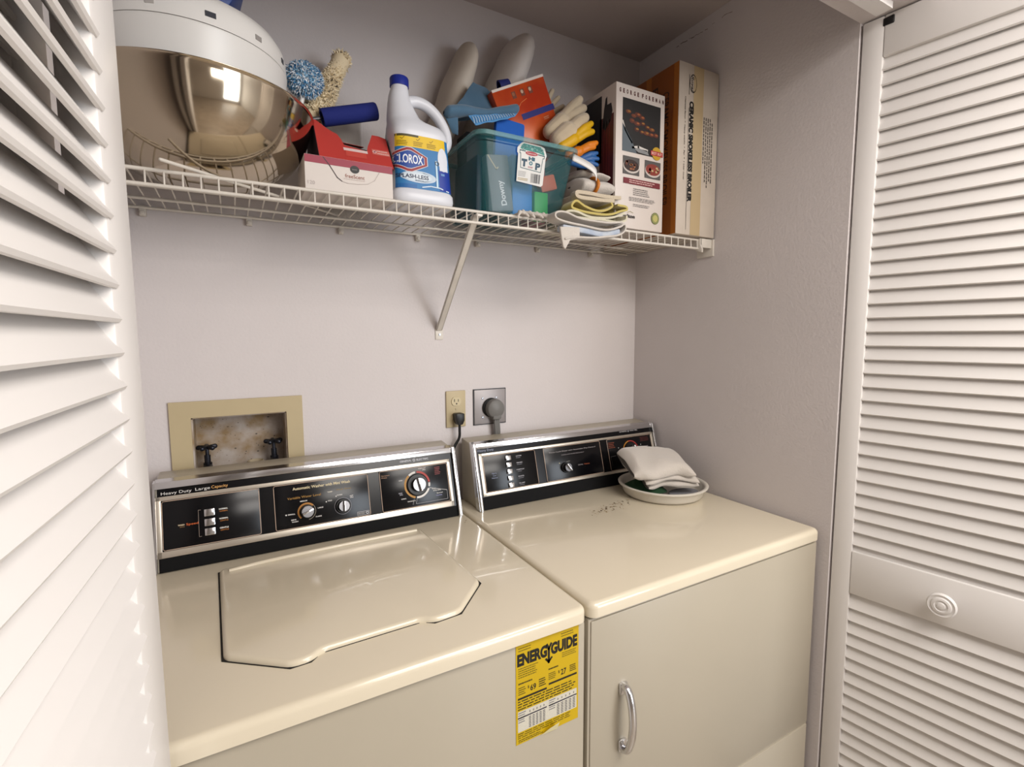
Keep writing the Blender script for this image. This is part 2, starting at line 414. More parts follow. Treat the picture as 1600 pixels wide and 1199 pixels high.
# lid with cut corners and finger notch
lid = [(-1.262, -.205), (-.850, -.198), (-.835, -.496), (-.907, -.572), (-.955, -.576), (-.972, -.563), (-1.125, -.566), (-1.140, -.580), (-1.168, -.581), (-1.251, -.516)]
def scale_poly(p, k):
    cx = sum(a for a, b in p) / len(p); cy = sum(b for a, b in p) / len(p)
    return [(cx + (a - cx) * (1 + k), cy + (b - cy) * (1 + k)) for a, b in p]
MB().prism(scale_poly(lid, .012), .9135, .9148, 'z').build('lid_gap', M_GAP, wash, smooth=0)
def raised(poly, z0, z1, rad):
    b = bmesh.new(); lo = [b.verts.new((x, y, z0)) for x, y in poly]; hi = [b.verts.new((x, y, z1)) for x, y in poly]; n = len(poly)
    b.faces.new(hi)
    for i in range(n): b.faces.new((lo[i], lo[(i + 1) % n], hi[(i + 1) % n], hi[i]))
    bmesh.ops.recalc_face_normals(b, faces=b.faces[:])
    bmesh.ops.bevel(b, geom=[e for e in b.edges if abs(e.verts[0].co.z - e.verts[1].co.z) > 1e-4], offset=.010, segments=4, affect='EDGES', profile=.5)
    bmesh.ops.bevel(b, geom=[e for e in b.edges if e.verts[0].co.z > z1 - 1e-5 and e.verts[1].co.z > z1 - 1e-5], offset=rad, segments=4, affect='EDGES', profile=.5)
    return b
lo_ = MB().bm(raised(lid, .9135, .9225, .007)).build('lid', M_ALM, wash, smooth=60)
ridge = MB().tube([(-1.245, -.222, .9215), (-1.16, -.214, .923), (-.95, -.209, .923), (-.862, -.208, .9215)], .0045, sub=8)
ridge.build('hinge_ridge', M_ALM, lo_, smooth=60)
c, pl = console(wash, WX0 + .018, -.7235, (.028, .148, .041, .1395), [(-1.358, -1.182), (-1.156, -.950), (-.924, -.748)], False, True)
fnC = lambda s, t, h: cp(s, t, .0025 + h)
d = Decal(fn=fnC); d.text('Heavy Duty', -1.3315, .1530, .052, .0075, '#d8d4cf').text('Large', -1.2860, .1535, .026, .0075, '#d8d4cf').text('Capacity', -1.2555, .1540, .030, .0078, '#d9a35c')
d.text('GENERAL', -.8545, .1565, .030, .0046, '#c8c8d0', .01).text('ELECTRIC', -.8110, .1563, .031, .0046, '#c8c8d0', .01)
d.ring(-.8333, .1565, .0028, .0036, '#d0d0d6').text('GE', -.8333, .1565, .0036, .003, '#d0d0d6')
d.build('brand_lettering', c)
fnP = lambda s, t, h: cp(s, t, .0038 + h)
d = Decal(fn=fnP)
d.text('WASH', -1.3255, .0872, .0110, .0030, '#d8c6a4', .02).text('SPIN', -1.3240, .0832, .0080, .0026, '#8a6a44').text('Speed', -1.3065, .0862, .0210, .0058, '#c05a20', .01)
d.line([(-1.2915, .1115), (-1.2955, .1115), (-1.2955, .0585), (-1.2915, .0585)], .0007, '#8a7c70')
for i, (t, w1, w2) in enumerate(((.106, 'NORMAL', 'NORMAL'), (.0865, 'NORMAL', 'GENTLE'), (.0675, 'GENTLE', 'GENTLE'))):
    d.text(w1, -1.2510, t + .0015, .0160, .0030, '#e0dcd4', .03).text(w2, -1.2505, t - .0030, .0150, .0028, '#a8651f', .01)
d.build('panel_lettering', pl[0])
for t in (.1040, .0845, .0655):
    MB().box(-1.2855, -1.2665, t - .0072, t + .0072, .003, .0085, .0012, M=CM).build('push_button', M_CHR, pl[0])
d = Decal(fn=fnP)
d.text('Automatic Washer with Mini Wash', -1.0545, .1268, .124, .0062, '#d8c8a0', .015)
d.text('Variable Water Level', -1.0935, .1070, .070, .0050, '#a87c2c')
d.text('TEMP', -1.0385, .1090, .0110, .0026, '#d8d0c0', .02).text('Wash Rinse', -1.0080, .1115, .034, .0034, '#8a6c28')
d.ring(-1.0902, .0737, .0155, .0195, '#a87024', 40, 225).ring(-1.0902, .0737, .0180, .0190, '#8a8070', -80, 40)
d.ring(-1.0123, .0730, .0182, .0190, '#8d8a90', 0, 360)
for tx, x, t, w in (('MEDIUM', -1.0955, .0975, .0150), ('LARGE', -1.0612, .0775, .0120), ('X-LARGE', -1.0665, .0590, .0130), ('SMALL', -1.1220, .0725, .0150), ('MINI', -1.1185, .0600, .0100), ('WASH', -1.1160, .0555, .0130),
                    ('WARM', -1.0180, .0990, .0120), ('HOT', -.9915, .0930, .0075), ('COLD', -1.0400, .0895, .0090), ('COLD', -.9915, .0895, .0075)):
    d.text(tx, x, t, w, .0028, '#cfcbc6', .03)
d.ell(-1.1330, .0725, .0016, .0016, '#cfcbc6').ell(-1.0260, .0970, .0014, .0014, '#cfcbc6').ell(-1.0480, .0880, .0014, .0014, '#cfcbc6')
d.frame(-.9815, -.9545, .0450, .0530, .0007, '#b8b4b4').greek(-.9800, -.9630, .0465, .0515, 2, '#9c9896', .5).ring(-.9590, .0490, .0020, .0029, '#d8d8d8')
d.build('panel_lettering', pl[1])
dial(pl[1], -1.0902, .0737, .0128, .0155, ang=22); dial(pl[1], -1.0123, .0730, .0120, .0165, ang=88)
d = Decal(fn=fnP)
kx, kt = -.8315, .0950
d.ring(kx, kt, .0285, .0335, '#a3322a', 5, 88).ring(kx, kt, .0285, .0335, '#cfcac4', 95, 128).ring(kx, kt, .0285, .0335, '#a8782c', 130, 255)
d.ring(kx, kt, .0285, .0335, '#d8d4d0', 262, 335).ring(kx, kt, .0285, .0335, '#cfcac4', -15, 2)
d.line([(kx + .030, kt - .012), (kx + .076, kt - .024)], .0009, '#c8c4c0')
d.line([(kx + .076, kt - .024), (kx + .076, kt - .046), (kx - .008, kt - .046), (kx - .004, kt - .034)], .0008, '#9a9a9e')
d.line([(kx - .012, kt - .034), (kx - .016, kt - .047)], .0008, '#9a9a9e')
for tx, x, t, w, c_ in (('Permanent', -.9085, .1275, .0200, '#8f6a4c'), ('Press', -.9120, .1228, .0130, '#8f6a4c'), ('WASH', -.8730, .1105, .0090, '#cfcbc6'), ('RINSE', -.8760, .0800, .0090, '#9a98a0'), ('SPIN', -.8745, .0760, .0075, '#9a98a0'),
                       ('NORMAL', -.8690, .0655, .0130, '#cfcbc6'), ('WASH', -.8510, .0570, .0200, '#cfcbc6'), ('NORMAL OFF', -.8160, .1335, .0190, '#d8c8c0'), ('SPIN', -.8110, .1292, .0075, '#cfcbc6'),
                       ('SOAK', -.7900, .0790, .0100, '#cfcbc6'), ('EXTRA RINSE', -.7820, .0740, .0210, '#cfcbc6'), ('Special', -.7760, .0665, .0160, '#cfcbc6'), ('Cycles', -.7780, .0610, .0160, '#9a98c8')):
    d.text(tx, x, t, w, .0030, c_, .02)
d.greek(-.7830, -.7680, .1120, .1330, 5, '#7c2c2c', .5, 4)
d.build('panel_lettering', pl[2])
dial(pl[2], kx, kt, .0165, .0272, ang=100)
# energy label
FM = lambda s, t, h: Vector((s, -.6522 - h, t))
es = Decal(fn=FM); X0, X1, Z0, Z1 = -.8475, -.7235, .7120, .8840; es.rect(X0, X1, Z0, Z1, '#bd9d00')
es.build('energy_label', wash); eo = COL.objects['energy_label'] if 'energy_label' in COL.objects else None
eo['label'] = 'yellow paper energy rating sticker with black print'
es = Decal(fn=FM); es.up(.0002)
es.text('ENERG', -.8165, .8570, .0570, .0215, '#120f06', .055).text('GUIDE', -.7535, .8570, .0540, .0215, '#120f06', .055)
es.line([(-.7882, .8665), (-.7845, .8590), (-.7845, .8360)], .0042, '#120f06').line([(-.7802, .8665), (-.7845, .8590)], .0040, '#120f06')
es.poly([(-.7925, .8420), (-.7845, .8345), (-.7765, .8420), (-.7790, .8445), (-.7845, .8395), (-.7900, .8445)], '#120f06').poly([(-.7910, .8410), (-.7845, .8330), (-.7780, .8410), (-.7845, .8375)], '#120f06')
es.greek(-.8430, -.8150, .8705, .8790, 2, '#5e5208', .35, 5).greek(-.7600, -.7290, .8705, .8790, 2, '#5e5208', .35, 6)
es.greek(-.8430, -.8020, .8250, .8440, 5, '#5e5208', .4, 7).greek(-.7580, -.7270, .8340, .8440, 3, '#5e5208', .4, 8)
es.text('$', -.8240, .8060, .0030, .0055, '#120f06').text('69', -.8150, .8030, .0110, .0105, '#120f06', .02)
es.text('$', -.7640, .8110, .0030, .0055, '#120f06').text('27', -.7545, .8090, .0110, .0105, '#120f06', .02)
es.greek(-.8430, -.8290, .7965, .8110, 4, '#5e5208', .45, 9).greek(-.8040, -.7900, .7975, .8130, 4, '#3a3206', .5, 10).greek(-.7850, -.7700, .8030, .8160, 4, '#5e5208', .45, 11).greek(-.7420, -.7280, .8030, .8160, 4, '#3a3206', .5, 12)
es.greek(-.8430, -.8150, .8140, .8190, 1, '#3a3206', .5, 13).greek(-.7850, -.7650, .8200, .8250, 1, '#3a3206', .5, 14)
es.rect(-.8440, -.7885, .7890, .7925, '#1c1606').rect(-.7845, -.7270, .7945, .7980, '#1c1606')
es.greek(-.8440, -.7270, .7700, .7880, 4, '#3a3206', .45, 15, jag=.1)
es.rect(-.8440, -.7270, .7330, .7690, '#c4bfb0')
es.up(); es.rect(-.8440, -.7885, .7565, .7587, '#2b2838').rect(-.7845, -.7270, .7565, .7587, '#2b2838')
for x0_, x1_ in ((-.8240, -.7900), (-.7690, -.7280)):
    for j in range(5):
        xx = x0_ + (x1_ - x0_) * (j + .1) / 5; es.text('0', xx + .002, .7630, .0022, .0035, '#3a3844', .02)
        es.greek(xx, xx + (x1_ - x0_) / 5 * .66, .7345, .7550, 7, '#4a4850', .5, 20 + j, jag=0)
es.greek(-.8430, -.8290, .7480, .7680, 5, '#6a6870', .4, 31).greek(-.7840, -.7710, .7480, .7680, 5, '#6a6870', .4, 32)
es.greek(-.8440, -.7270, .7210, .7315, 3, '#5a4c08', .4, 33, jag=.2).greek(-.8430, -.7900, .7140, .7200, 2, '#3a3206', .4, 34, jag=.4)
es.build('label_print', eo)
cu = MB(); cu.add([(-.800, -.6538, .7118), (-.768, -.6538, .7105), (-.771, -.6650, .7310), (-.786, -.6600, .7230)], [(0, 1, 2, 3)]); cu.build('curled_corner', ink('#e8e0b0'), eo, smooth=0, mods=[('SOLIDIFY', {'thickness': .0003})])

dry = cabinet('clothes_dryer', DX0, DX1, 'almond clothes dryer with chrome door handle, standing right')
# door and lower panel lines
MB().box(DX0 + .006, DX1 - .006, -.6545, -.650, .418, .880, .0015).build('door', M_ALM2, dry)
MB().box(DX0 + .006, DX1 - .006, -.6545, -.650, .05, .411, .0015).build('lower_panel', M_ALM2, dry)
h = MB(); hx = -.6245
h.tube([(hx, -.654, .739), (hx, -.664, .7385), (hx, -.673, .731), (hx, -.681, .708), (hx, -.684, .677), (hx, -.681, .646), (hx, -.673, .623), (hx, -.664, .6155), (hx, -.654, .615)], .0062, n=14, sub=6)
for v in range(len(h.v)):
    x, y, z = h.v[v]; h.v[v] = (hx + (x - hx) * 1.25, y, z)
h.box(hx - .009, hx + .009, -.660, -.654, .722, .744, .002); h.box(hx - .009, hx + .009, -.660, -.654, .610, .632, .002)
o = h.build('handle', M_CHR, dry); o['label'] = 'arched chrome handle'
c, pl = console(dry, -.6705, -.0135, (.036, .1495, .0445, .1430), [(-.646, -.479), (-.4525, -.244), (-.218, -.033)], True, True)
d = Decal(fn=fnC); d.text('Heavy Duty', -.6320, .1572, .048, .0075, '#8e93a8')
d.text('GENERAL', -.1440, .1612, .031, .0046, '#b8b4b4', .01).text('ELECTRIC', -.0990, .1612, .031, .0046, '#b8b4b4', .01).ring(-.1222, .1612, .0028, .0036, '#c8c8cc').text('GE', -.1222, .1612, .0036, .003, '#c8c8cc')
d.build('brand_lettering', c)
d = Decal(fn=fnP)
for i, (a, b2) in enumerate((('COTTONS', ''), ('PERM PRESS', ''), ('AUTOMATIC DRY', ''), ('KNITS', ''), ('FLUFF', ''))):
    t = .131 - i * .0187; d.text(a, -.5340, t, .018 if i != 2 else .026, .0028, '#b0aeb4', .02).greek(-.5430, -.5260, t - .0065, t - .0030, 1, '#605e66', .5, i)
d.text('Fabric', -.6160, .0930, .014, .0034, '#8a93ad').text('Care', -.6160, .0870, .010, .0034, '#8a93ad').text('Selection', -.6160, .0810, .018, .0034, '#8a93ad')
d.build('panel_lettering', pl[0])
for i in range(5):
    t = .1290 - i * .0185; MB().box(-.5770, -.5605, t - .0062, t + .0062, .003, .0085, .0012, M=CM).build('push_button', M_CHR, pl[0])
d = Decal(fn=fnP)
d.text('Three Cycle Dryer with Automatic Dry Control', -.3490, .1262, .170, .0044, '#a8a0a0').text('CLEAN LINT FILTER REGULARLY', -.3500, .1155, .082, .0030, '#8a8284')
d.text('SIGNAL', -.3280, .0800, .0180, .0036, '#8a8284').text('Volume', -.3050, .0800, .0200, .0040, '#a0522c')
d.ell(-.4020, .0930, .0018, .0018, '#a09a80').line([(-.3760, .0950), (-.3650, .0950)], .0008, '#8a8a80').ring(-.3840, .0782, .0175, .0182, '#4a4846')
d.build('panel_lettering', pl[1]); dial(pl[1], -.3840, .0782, .0118, .0150, ang=125)
d = Decal(fn=fnP)
kx2, kt2 = -.1246, .0985
d.ring(kx2, kt2, .0285, .0325, '#8a2420', 0, 100).ring(kx2, kt2, .0285, .0325, '#a06a20', 100, 200).ring(kx2, kt2, .0285, .0325, '#6a6460', 200, 360)
d.greek(-.2130, -.1860, .1130, .1330, 4, '#7c3a20', .4, 41).greek(-.0800, -.0400, .1220, .1370, 4, '#5c2420', .35, 42).greek(-.0780, -.0500, .1030, .1080, 1, '#8a8284', .5, 43)
d.ell(-.1740, .1120, .0020, .0020, '#8a8a88').ell(-.0810, .1130, .0020, .0020, '#8a8a88').line([(-.2100, .0880), (-.1900, .0890)], .0008, '#6a6460').line([(-.2100, .0880), (-.2080, .0600)], .0008, '#4a4440')
d.build('panel_lettering', pl[2]); dial(pl[2], kx2, kt2, .0165, .0262, ang=100)
# rust stains on the dryer top
d = Decal(fn=lambda a, b, h: Vector((a, b, .9141 + h)))
rs = random.Random(5)
for i in range(95):
    t = rs.random(); x = -.425 + .150 * t + rs.gauss(0, .010); y = -.312 + .030 * t + rs.gauss(0, .013); r = rs.choice((.0010, .0013, .0018, .0028))
    d.poly([(x + r * rs.uniform(.5, 1.4) * cos(a * pi / 4), y + r * rs.uniform(.5, 1.4) * sin(a * pi / 4)) for a in range(8)], rs.choice(('#6e5a3c', '#4c3820', '#86704e', '#a08a64')))
for x, y in ((-.735, -.20), (-.728, -.19), (-1.225, -.245)):
    d.ell(x, y, .0016, .0016, '#6e5634', 8)
d.build('rust_stains', dry)

# ================================================================== WALL FITTINGS
ob = thing('washer_outlet_box', 'cream recessed plumbing box with two water taps in the wall', 'outlet box', (-1.21, 0, 1.04))
f = MB(); fx0, fx1, fz0, fz1 = -1.346, -1.076, 1.005, 1.234
f.box(fx0, BX0, -.006, 0, fz0, fz1).box(BX1, fx1, -.006, 0, fz0, fz1).box(BX0, BX1, -.006, 0, BZ1, fz1).box(BX0, BX1, -.006, 0, fz0, BZ0)
f.build('flange', M_CREAM, ob, smooth=0)
M_DIRTY = mat('dirty_box_lining', '#b4aaa2', 0.7, mcol='#8c7350', mscale=22, detail=6)
f = MB(); f.box(BX0, BX1, .075, .080, BZ0, BZ1).box(BX0, BX0 + .003, 0, .08, BZ0, BZ1).box(BX1 - .003, BX1, 0, .08, BZ0, BZ1).box(BX0, BX1, 0, .08, BZ0, BZ0 + .003).box(BX0, BX1, 0, .08, BZ1 - .003, BZ1)
f.build('lining', M_DIRTY, ob, smooth=0)
sp = Decal(fn=lambda a, b, h: Vector((a, .0748 - h, b)))
for i in range(70):
    x = rs.uniform(BX0 + .01, BX1 - .01); z = rs.uniform(1.06, 1.18); r = rs.choice((.0006, .0009, .0014)); sp.ell(x, z, r * rs.uniform(.6, 2), r, rs.choice(('#6e5c48', '#857058', '#4c4038')), 7)
sp.build('grime_specks', ob)
M_VALVE = mat('tarnished_valve', '#3a3c44', 0.35, metal=0.8, mottle=.4, mscale=60)
for vx, hose in ((-1.281, (-.035, -.02)), (-1.141, (0.004, -.03))):
    t = MB().cyl((vx, .035, 1.047), (vx, .035, 1.085), .009).cyl((vx, .035, 1.085), (vx, .035, 1.103), .0065).cyl((vx, .035, 1.1), (vx, .035, 1.118), .004)
    t.cyl((vx, .035, 1.075), (vx, .010, 1.068), .010, .012)
    v = t.build('tap', M_VALVE, ob)
    hw = MB()
    for k in range(5):
        a = k * 2 * pi / 5 + .4; hw.capsule((vx, .035, 1.121), (vx + .017 * cos(a), .035 + .017 * sin(a), 1.121), .0042, .0058, 8)
    hw.build('tap_handle', M_VALVE, v)
    MB().cyl((vx, .012, 1.069), (vx + hose[0] * .25, .004, 1.063), .0135).tube([(vx, .008, 1.067), (vx + hose[0] * .5, -.004, 1.060), (vx + hose[0], -.014, 1.045), (vx + hose[0] * 1.2, -.017, 1.00), (vx + hose[0] * 1.2, -.017, .90)], .0085, sub=5).build('hose', M_BLK2, v)
MB().lathe([(.019, 0), (.021, .018), (.018, .030), (.016, .030), (.016, .012), (.0001, .012)], c=(-1.182, .04, 1.047)).build('drain_pipe', mat('aged_pvc', '#b8aa90', .6, mottle=.2, mscale=40), ob)

p = thing('wall_outlet', 'cream duplex electrical outlet on the back wall beside the grey one', 'outlet', (-.6725, 0, 1.17))
MB().box(-.7022, -.6430, -.006, 0, 1.1175, 1.2215, .0022).build('cover_plate', M_CREAM, p)
for z in (1.1915, 1.147):
    rc_ = MB().prism([(-.6725 + .0145 * cos(2 * pi * k / 28) * 1.0, z + max(-.0118, min(.0118, .0145 * sin(2 * pi * k / 28)))) for k in range(28)], -.0085, -.005, 'y')
    r_ = rc_.build('receptacle', mat('receptacle_cream', '#c0b18e', .45), p)
    dd = Decal(fn=lambda a, b, h: Vector((a, -.0085 - h, b)))
    dd.rect(-.6795, -.6775, z - .001, z + .007, '#241c14').rect(-.6680, -.6660, z - .001, z + .006, '#241c14').ell(-.6722, z - .0065, .0022, .0022, '#241c14', 12); dd.build('slots', r_)
MB().lathe([(.0028, 0), (.0028, .0015), (.0001, .0018)], M=Matrix.Translation((-.6725, -.006, 1.1695)) @ Matrix.Rotation(pi / 2, 4, 'X'), n=14).build('screw', M_CREAM, p)
pc = thing('washer_power_cord', 'black plug and cord in the lower socket of the cream outlet', 'power cord', (-.672, -.03, 1.147))
MB().prism([(-.685, 1.160), (-.659, 1.160), (-.659, 1.140), (-.665, 1.128), (-.679, 1.128), (-.685, 1.140)], -.036, -.0088, 'y', .003).build('plug', M_BLK2, pc)
MB().tube([(-.672, -.027, 1.134), (-.672, -.027, 1.115), (-.6735, -.026, 1.09), (-.690, -.026, 1.06), (-.6965, -.026, 1.0), (-.697, -.026, .93)], .0038, sub=6).build('cord', M_BLK2, pc)

p = thing('range_outlet', 'square grey metal high-voltage outlet plate on the back wall', 'outlet', (-.566, 0, 1.17))
MB().box(-.6175, -.6155, -.0035, 0, 1.1165, 1.2215).box(-.5135, -.5115, -.0035, 0, 1.1165, 1.2215).box(-.6175, -.5115, -.0035, 0, 1.1165, 1.1185).box(-.6175, -.5115, -.0035, 0, 1.2195, 1.2215).build('plate_edge', M_BLK2, p)
MB().box(-.6155, -.5135, -.0055, 0, 1.1185, 1.2195, .0018).build('cover_plate', mat('grey_steel_plate', '#96908f', .45, metal=.4), p)
MB().lathe([(.0285, 0), (.0285, .004), (.026, .006), (.0001, .006)], M=Matrix.Translation((-.562, -.0055, 1.166)) @ Matrix.Rotation(pi / 2, 4, 'X')).build('socket_face', M_BLK2, p)
for x, z in ((-.589, 1.194), (-.544, 1.194), (-.589, 1.138), (-.536, 1.138)):
    MB().lathe([(.0036, 0), (.003, .0015), (.0001, .0018)], M=Matrix.Translation((x, -.0055, z)) @ Matrix.Rotation(pi / 2, 4, 'X'), n=14).build('screw', M_CHRD, p)
pc = thing('dryer_power_cord', 'thick grey plug and cord in the square grey outlet', 'power cord', (-.55, -.03, 1.16))
M_GREY = mat('grey_rubber', '#6b6966', .5)
MB().lathe([(.028, 0), (.028, .010), (.026, .018), (.018, .024), (.0001, .026)], M=Matrix.Translation((-.556, -.0118, 1.164)) @ Matrix.Rotation(radians(90), 4, 'X'), n=40) \
    .box(-.569, -.540, -.034, -.0125, 1.132, 1.160, .006).build('plug', M_GREY, pc)
c_ = MB()
for dx in (-.0055, 0, .0055): c_.tube([(-.553 + dx, -.022, 1.14), (-.551 + dx, -.022, 1.115), (-.549 + dx, -.0205, 1.09), (-.548 + dx, -.0165, 1.05), (-.548 + dx, -.014, .95)], .0042, sub=5)
c_.build('cord', M_GREY, pc)

# ================================================================== WIRE SHELF
ZS = 1.648; sh = thing('wire_shelf', 'white vinyl-coated wire shelf across the alcove above both machines', 'shelf', (-.7, -.15, 1.645))
SX0, SX1, SY = -1.40, -.052, -.303
wr_ = MB(); n = int((SX1 - SX0) / .0254)
for i in range(n + 1):
    x = SX1 - i * .0254 - .003
    wr_.tube([(x, -.012, ZS - .0015), (x, -.15, ZS - .002), (x, SY + .003, ZS - .003), (x, SY - .0005, ZS - .006), (x, SY - .0015, 1.620)], .00150, n=6)
wr_.build('deck_wires', M_WIRE, sh, smooth=60)
rb = MB()
for y, z, r in ((-.012, ZS - .005, .0030), (-.105, ZS - .0065, .0028), (-.205, ZS - .0065, .0028), (SY + .001, ZS - .0045, .0032), (SY - .0005, 1.6195, .0032)):
    rb.cyl((SX0, y, z), (SX1, y, z), r, n=10)
rb.build('long_rods', M_WIRE, sh, smooth=60)
for x in (-1.365, -1.17, -.97, -.775, -.60, -.40, -.20):
    MB().box(x - .006, x + .006, -.014, 0, ZS - .022, ZS - .001, .002).lathe([(.005, 0), (.004, .003), (.0001, .004)], M=Matrix.Translation((x, -.014, ZS - .016)) @ Matrix.Rotation(pi / 2, 4, 'X'), n=12).build('wall_clip', M_WIRE, sh)
eb = MB().prism([(-.312, 1.647), (-.270, 1.647), (-.270, 1.632), (-.300, 1.612), (-.318, 1.607), (-.318, 1.618), (-.312, 1.628)], -.052, -.0460, 'x', .001).box(-.050, 0, -.312, -.308, 1.622, 1.647, .001).box(-.006, 0, -.318, -.262, 1.600, 1.647, .001)
eb.build('end_bracket', M_WIRE, sh)
br = MB(); A = Vector((-.7358, -.290, 1.640)); B = Vector((-.7190, -.006, 1.392))
dv = (B - A).normalized(); sd = Vector((1, 0, 0)); sd = (sd - dv * sd.dot(dv)).normalized(); nn = dv.cross(sd)
Mb = Matrix((sd, dv, nn)).transposed().to_4x4(); Mb.translation = A; L = (B - A).length
br.box(-.008, .008, 0, L, -.001, .001, M=Mb).box(-.008, -.0062, 0, L, -.006, .001, M=Mb).box(.0062, .008, 0, L, -.006, .001, M=Mb)
br.box(-.7290, -.7060, -.003, 0, 1.366, 1.396, .0008).box(-.7430, -.7280, -.304, -.270, 1.634, 1.6395, .001)
bo = br.build('support_brace', M_WIRE, sh, smooth=30)
MB().lathe([(.0036, 0), (.003, .0018), (.0001, .002)], M=Matrix.Translation((-.7170, -.003, 1.3800)) @ Matrix.Rotation(pi / 2, 4, 'X'), n=14).build('screw', M_CHRD, bo)

# ================================================================== THINGS ON THE SHELF
Z = ZS + .0005
# steel bowl
c0 = (-1.2460, -.2035)
b = MB().lathe([(.0001, Z + .0015), (.045, Z + .0015), (.085, Z + .0065), (.125, Z + .0260), (.158, Z + .0560), (.178, Z + .0920), (.1865, Z + .1270), (.1885, Z + .1400), (.1925, Z + .1412), (.1925, Z + .1432), (.1868, Z + .1420),
                (.1845, Z + .1270), (.176, Z + .0930), (.156, Z + .0580), (.123, Z + .0285), (.084, Z + .0090), (.045, Z + .004), (.0001, Z + .004)], c=(c0[0], c0[1], 0), n=96)
o = b.build('mixing_bowl', M_STEEL, None, smooth=60, mods=[('SUBSURF', {'levels': 2, 'render_levels': 2})]); tag(o, 'large polished steel mixing bowl at the left end of the shelf', 'bowl')
# white tub in the bowl
tb = thing('plastic_tub', 'white round plastic tub sitting upside down in the steel bowl', 'tub', (-1.252, -.2, 1.69))
MB().lathe([(.0001, 1.6865), (.108, 1.6865), (.116, 1.690), (.139, 1.74), (.1500, 1.80), (.1520, 1.8600), (.1535, 1.8625)], c=(-1.252, -.2, 0), n=80).build('body', M_WHP, tb, smooth=50)
dm = MB().lathe([(.1530, 1.8640), (.1522, 1.884), (.1490, 1.899), (.1400, 1.913), (.122, 1.924), (.095, 1.931), (.055, 1.935), (.0001, 1.936)], c=(-1.252, -.2, 0), n=80).build('lid', M_WHP, tb, smooth=50)
for a, col, w in ((-78, '#1a1c28', .0075), (-108, '#a9a4a0', .0060), (-49, '#8f8a86', .0060), (-22, '#3a3a40', .0050)):
    a = radians(a); r = .1528; dr = Vector((cos(a), sin(a), 0)); tn = Vector((-sin(a), cos(a), 0)); P = Vector((-1.252, -.2, 1.879)) + dr * r
    q = MB(); q.add([P + tn * s * w + Vector((0, 0, 1)) * t * .0040 + dr * e for e in (-.002, .0006) for s, t in ((-1, -1), (1, -1), (1, 1), (-1, 1))],
                    [(0, 1, 2, 3), (4, 5, 6, 7), (0, 1, 5, 4), (1, 2, 6, 5), (2, 3, 7, 6), (3, 0, 4, 7)]); q.build('vent_slot', ink(col), dm, smooth=0)
Mx = Matrix.Translation((-1.222, -.2, 1.9950)) @ Matrix.Rotation(radians(6), 4, 'Z') @ Matrix.Rotation(radians(30), 4, 'Y')
tag(MB().box(-.043, .043, -.06, .06, -.043, .043, .004, M=Mx).build('blue_carton', mat('blue_card', '#1d3f86', .45, mottle=.1), None), 'blue carton balanced on top of the white tub, cut off by the picture edge', 'carton')

# fuzzy helper
def fuzz(core_fn, count, length, seed, cols, r=.0011):
    rr = random.Random(seed); mbf = MB()
    for i in range(count):
        p, nrm = core_fn(rr); q = (nrm + Vector((rr.gauss(0, .55), rr.gauss(0, .55), rr.gauss(0, .55)))).normalized()
        mbf.use(rr.choices([c for c, w in cols], [w for c, w in cols])[0]); l = length * rr.uniform(.6, 1.3)
        a = q.orthogonal().normalized() * r; b2 = q.cross(a).normalized() * r; tip = p + q * l + Vector((rr.gauss(0, .001), rr.gauss(0, .001), -.001))
        mid = p + q * l * .5
        vs = [p + a, p - a * .5 + b2 * .87, p - a * .5 - b2 * .87, mid + a, mid - a * .5 + b2 * .87, mid - a * .5 - b2 * .87, tip]
        mbf.add(vs, [(0, 1, 4, 3), (1, 2, 5, 4), (2, 0, 3, 5), (3, 4, 6), (4, 5, 6), (5, 3, 6)])
    return mbf
d1 = thing('microfibre_duster', 'blue and white fluffy duster head leaning over the bowl', 'duster', (-1.056, -.12, 1.915))
Cb = Vector((-1.062, -.165, 1.898))
M_B1 = mat('fibre_blue', '#3f7fae', .8); M_B2 = mat('fibre_light_blue', '#8fb6cf', .8); M_B3 = mat('fibre_white', '#e6e8ec', .8); M_B4 = mat('fibre_deep_blue', '#22608f', .8)
def ballpt(rr):
    v = Vector((rr.gauss(0, 1), rr.gauss(0, 1), rr.gauss(0, 1))).normalized(); return Cb + Vector((v.x * .033, v.y * .033, v.z * .029)), v
MB().lathe([(.033 * sin(pi * k / 10) + 1e-5, -.029 * cos(pi * k / 10)) for k in range(11)], c=Cb, n=24).build('head', M_B2, d1, smooth=60)
fuzz(ballpt, 2600, .0065, 11, ((M_B1, 2.2), (M_B2, 2.6), (M_B3, 3.4), (M_B4, 1.1)), .0012).build('fibres', None, d1, smooth=60)['kind'] = 'stuff'
MB().capsule((-1.063, -.160, 1.876), (-1.0846, -.1430, 1.780), .0045).build('handle', M_WHP, d1)
d2 = thing('feather_duster', 'long cream fleece duster with dark specks standing against the wall', 'duster', (-1.04, -.15, 1.84))
A2, B2 = Vector((-1.0435, -.135, 1.842)), Vector((-.972, -.085, 1.992))
def cap2(rr):
    t = rr.random(); ax = (B2 - A2).normalized(); u = ax.orthogonal().normalized(); a = rr.random() * 2 * pi; dr = u * cos(a) + ax.cross(u) * sin(a)
    if t > .9: v = (ax * rr.random() + dr * rr.random()).normalized(); return B2 + v * .019, v
    rad = .017 + .004 * sin(t * 5); return A2 + (B2 - A2) * t + dr * rad, dr
M_C1 = mat('fleece_cream', '#e4d2b0', .9); M_C2 = mat('fleece_pale', '#f6e8ca', .9); M_C3 = mat('fleece_speck', '#4c4238', .9)
MB().capsule(A2, B2, .016, .019).build('head', M_C1, d2, smooth=60)
fuzz(cap2, 3000, .0075, 12, ((M_C1, 3), (M_C2, 4), (M_C3, .35)), .0013).build('fibres', None, d2, smooth=60)['kind'] = 'stuff'
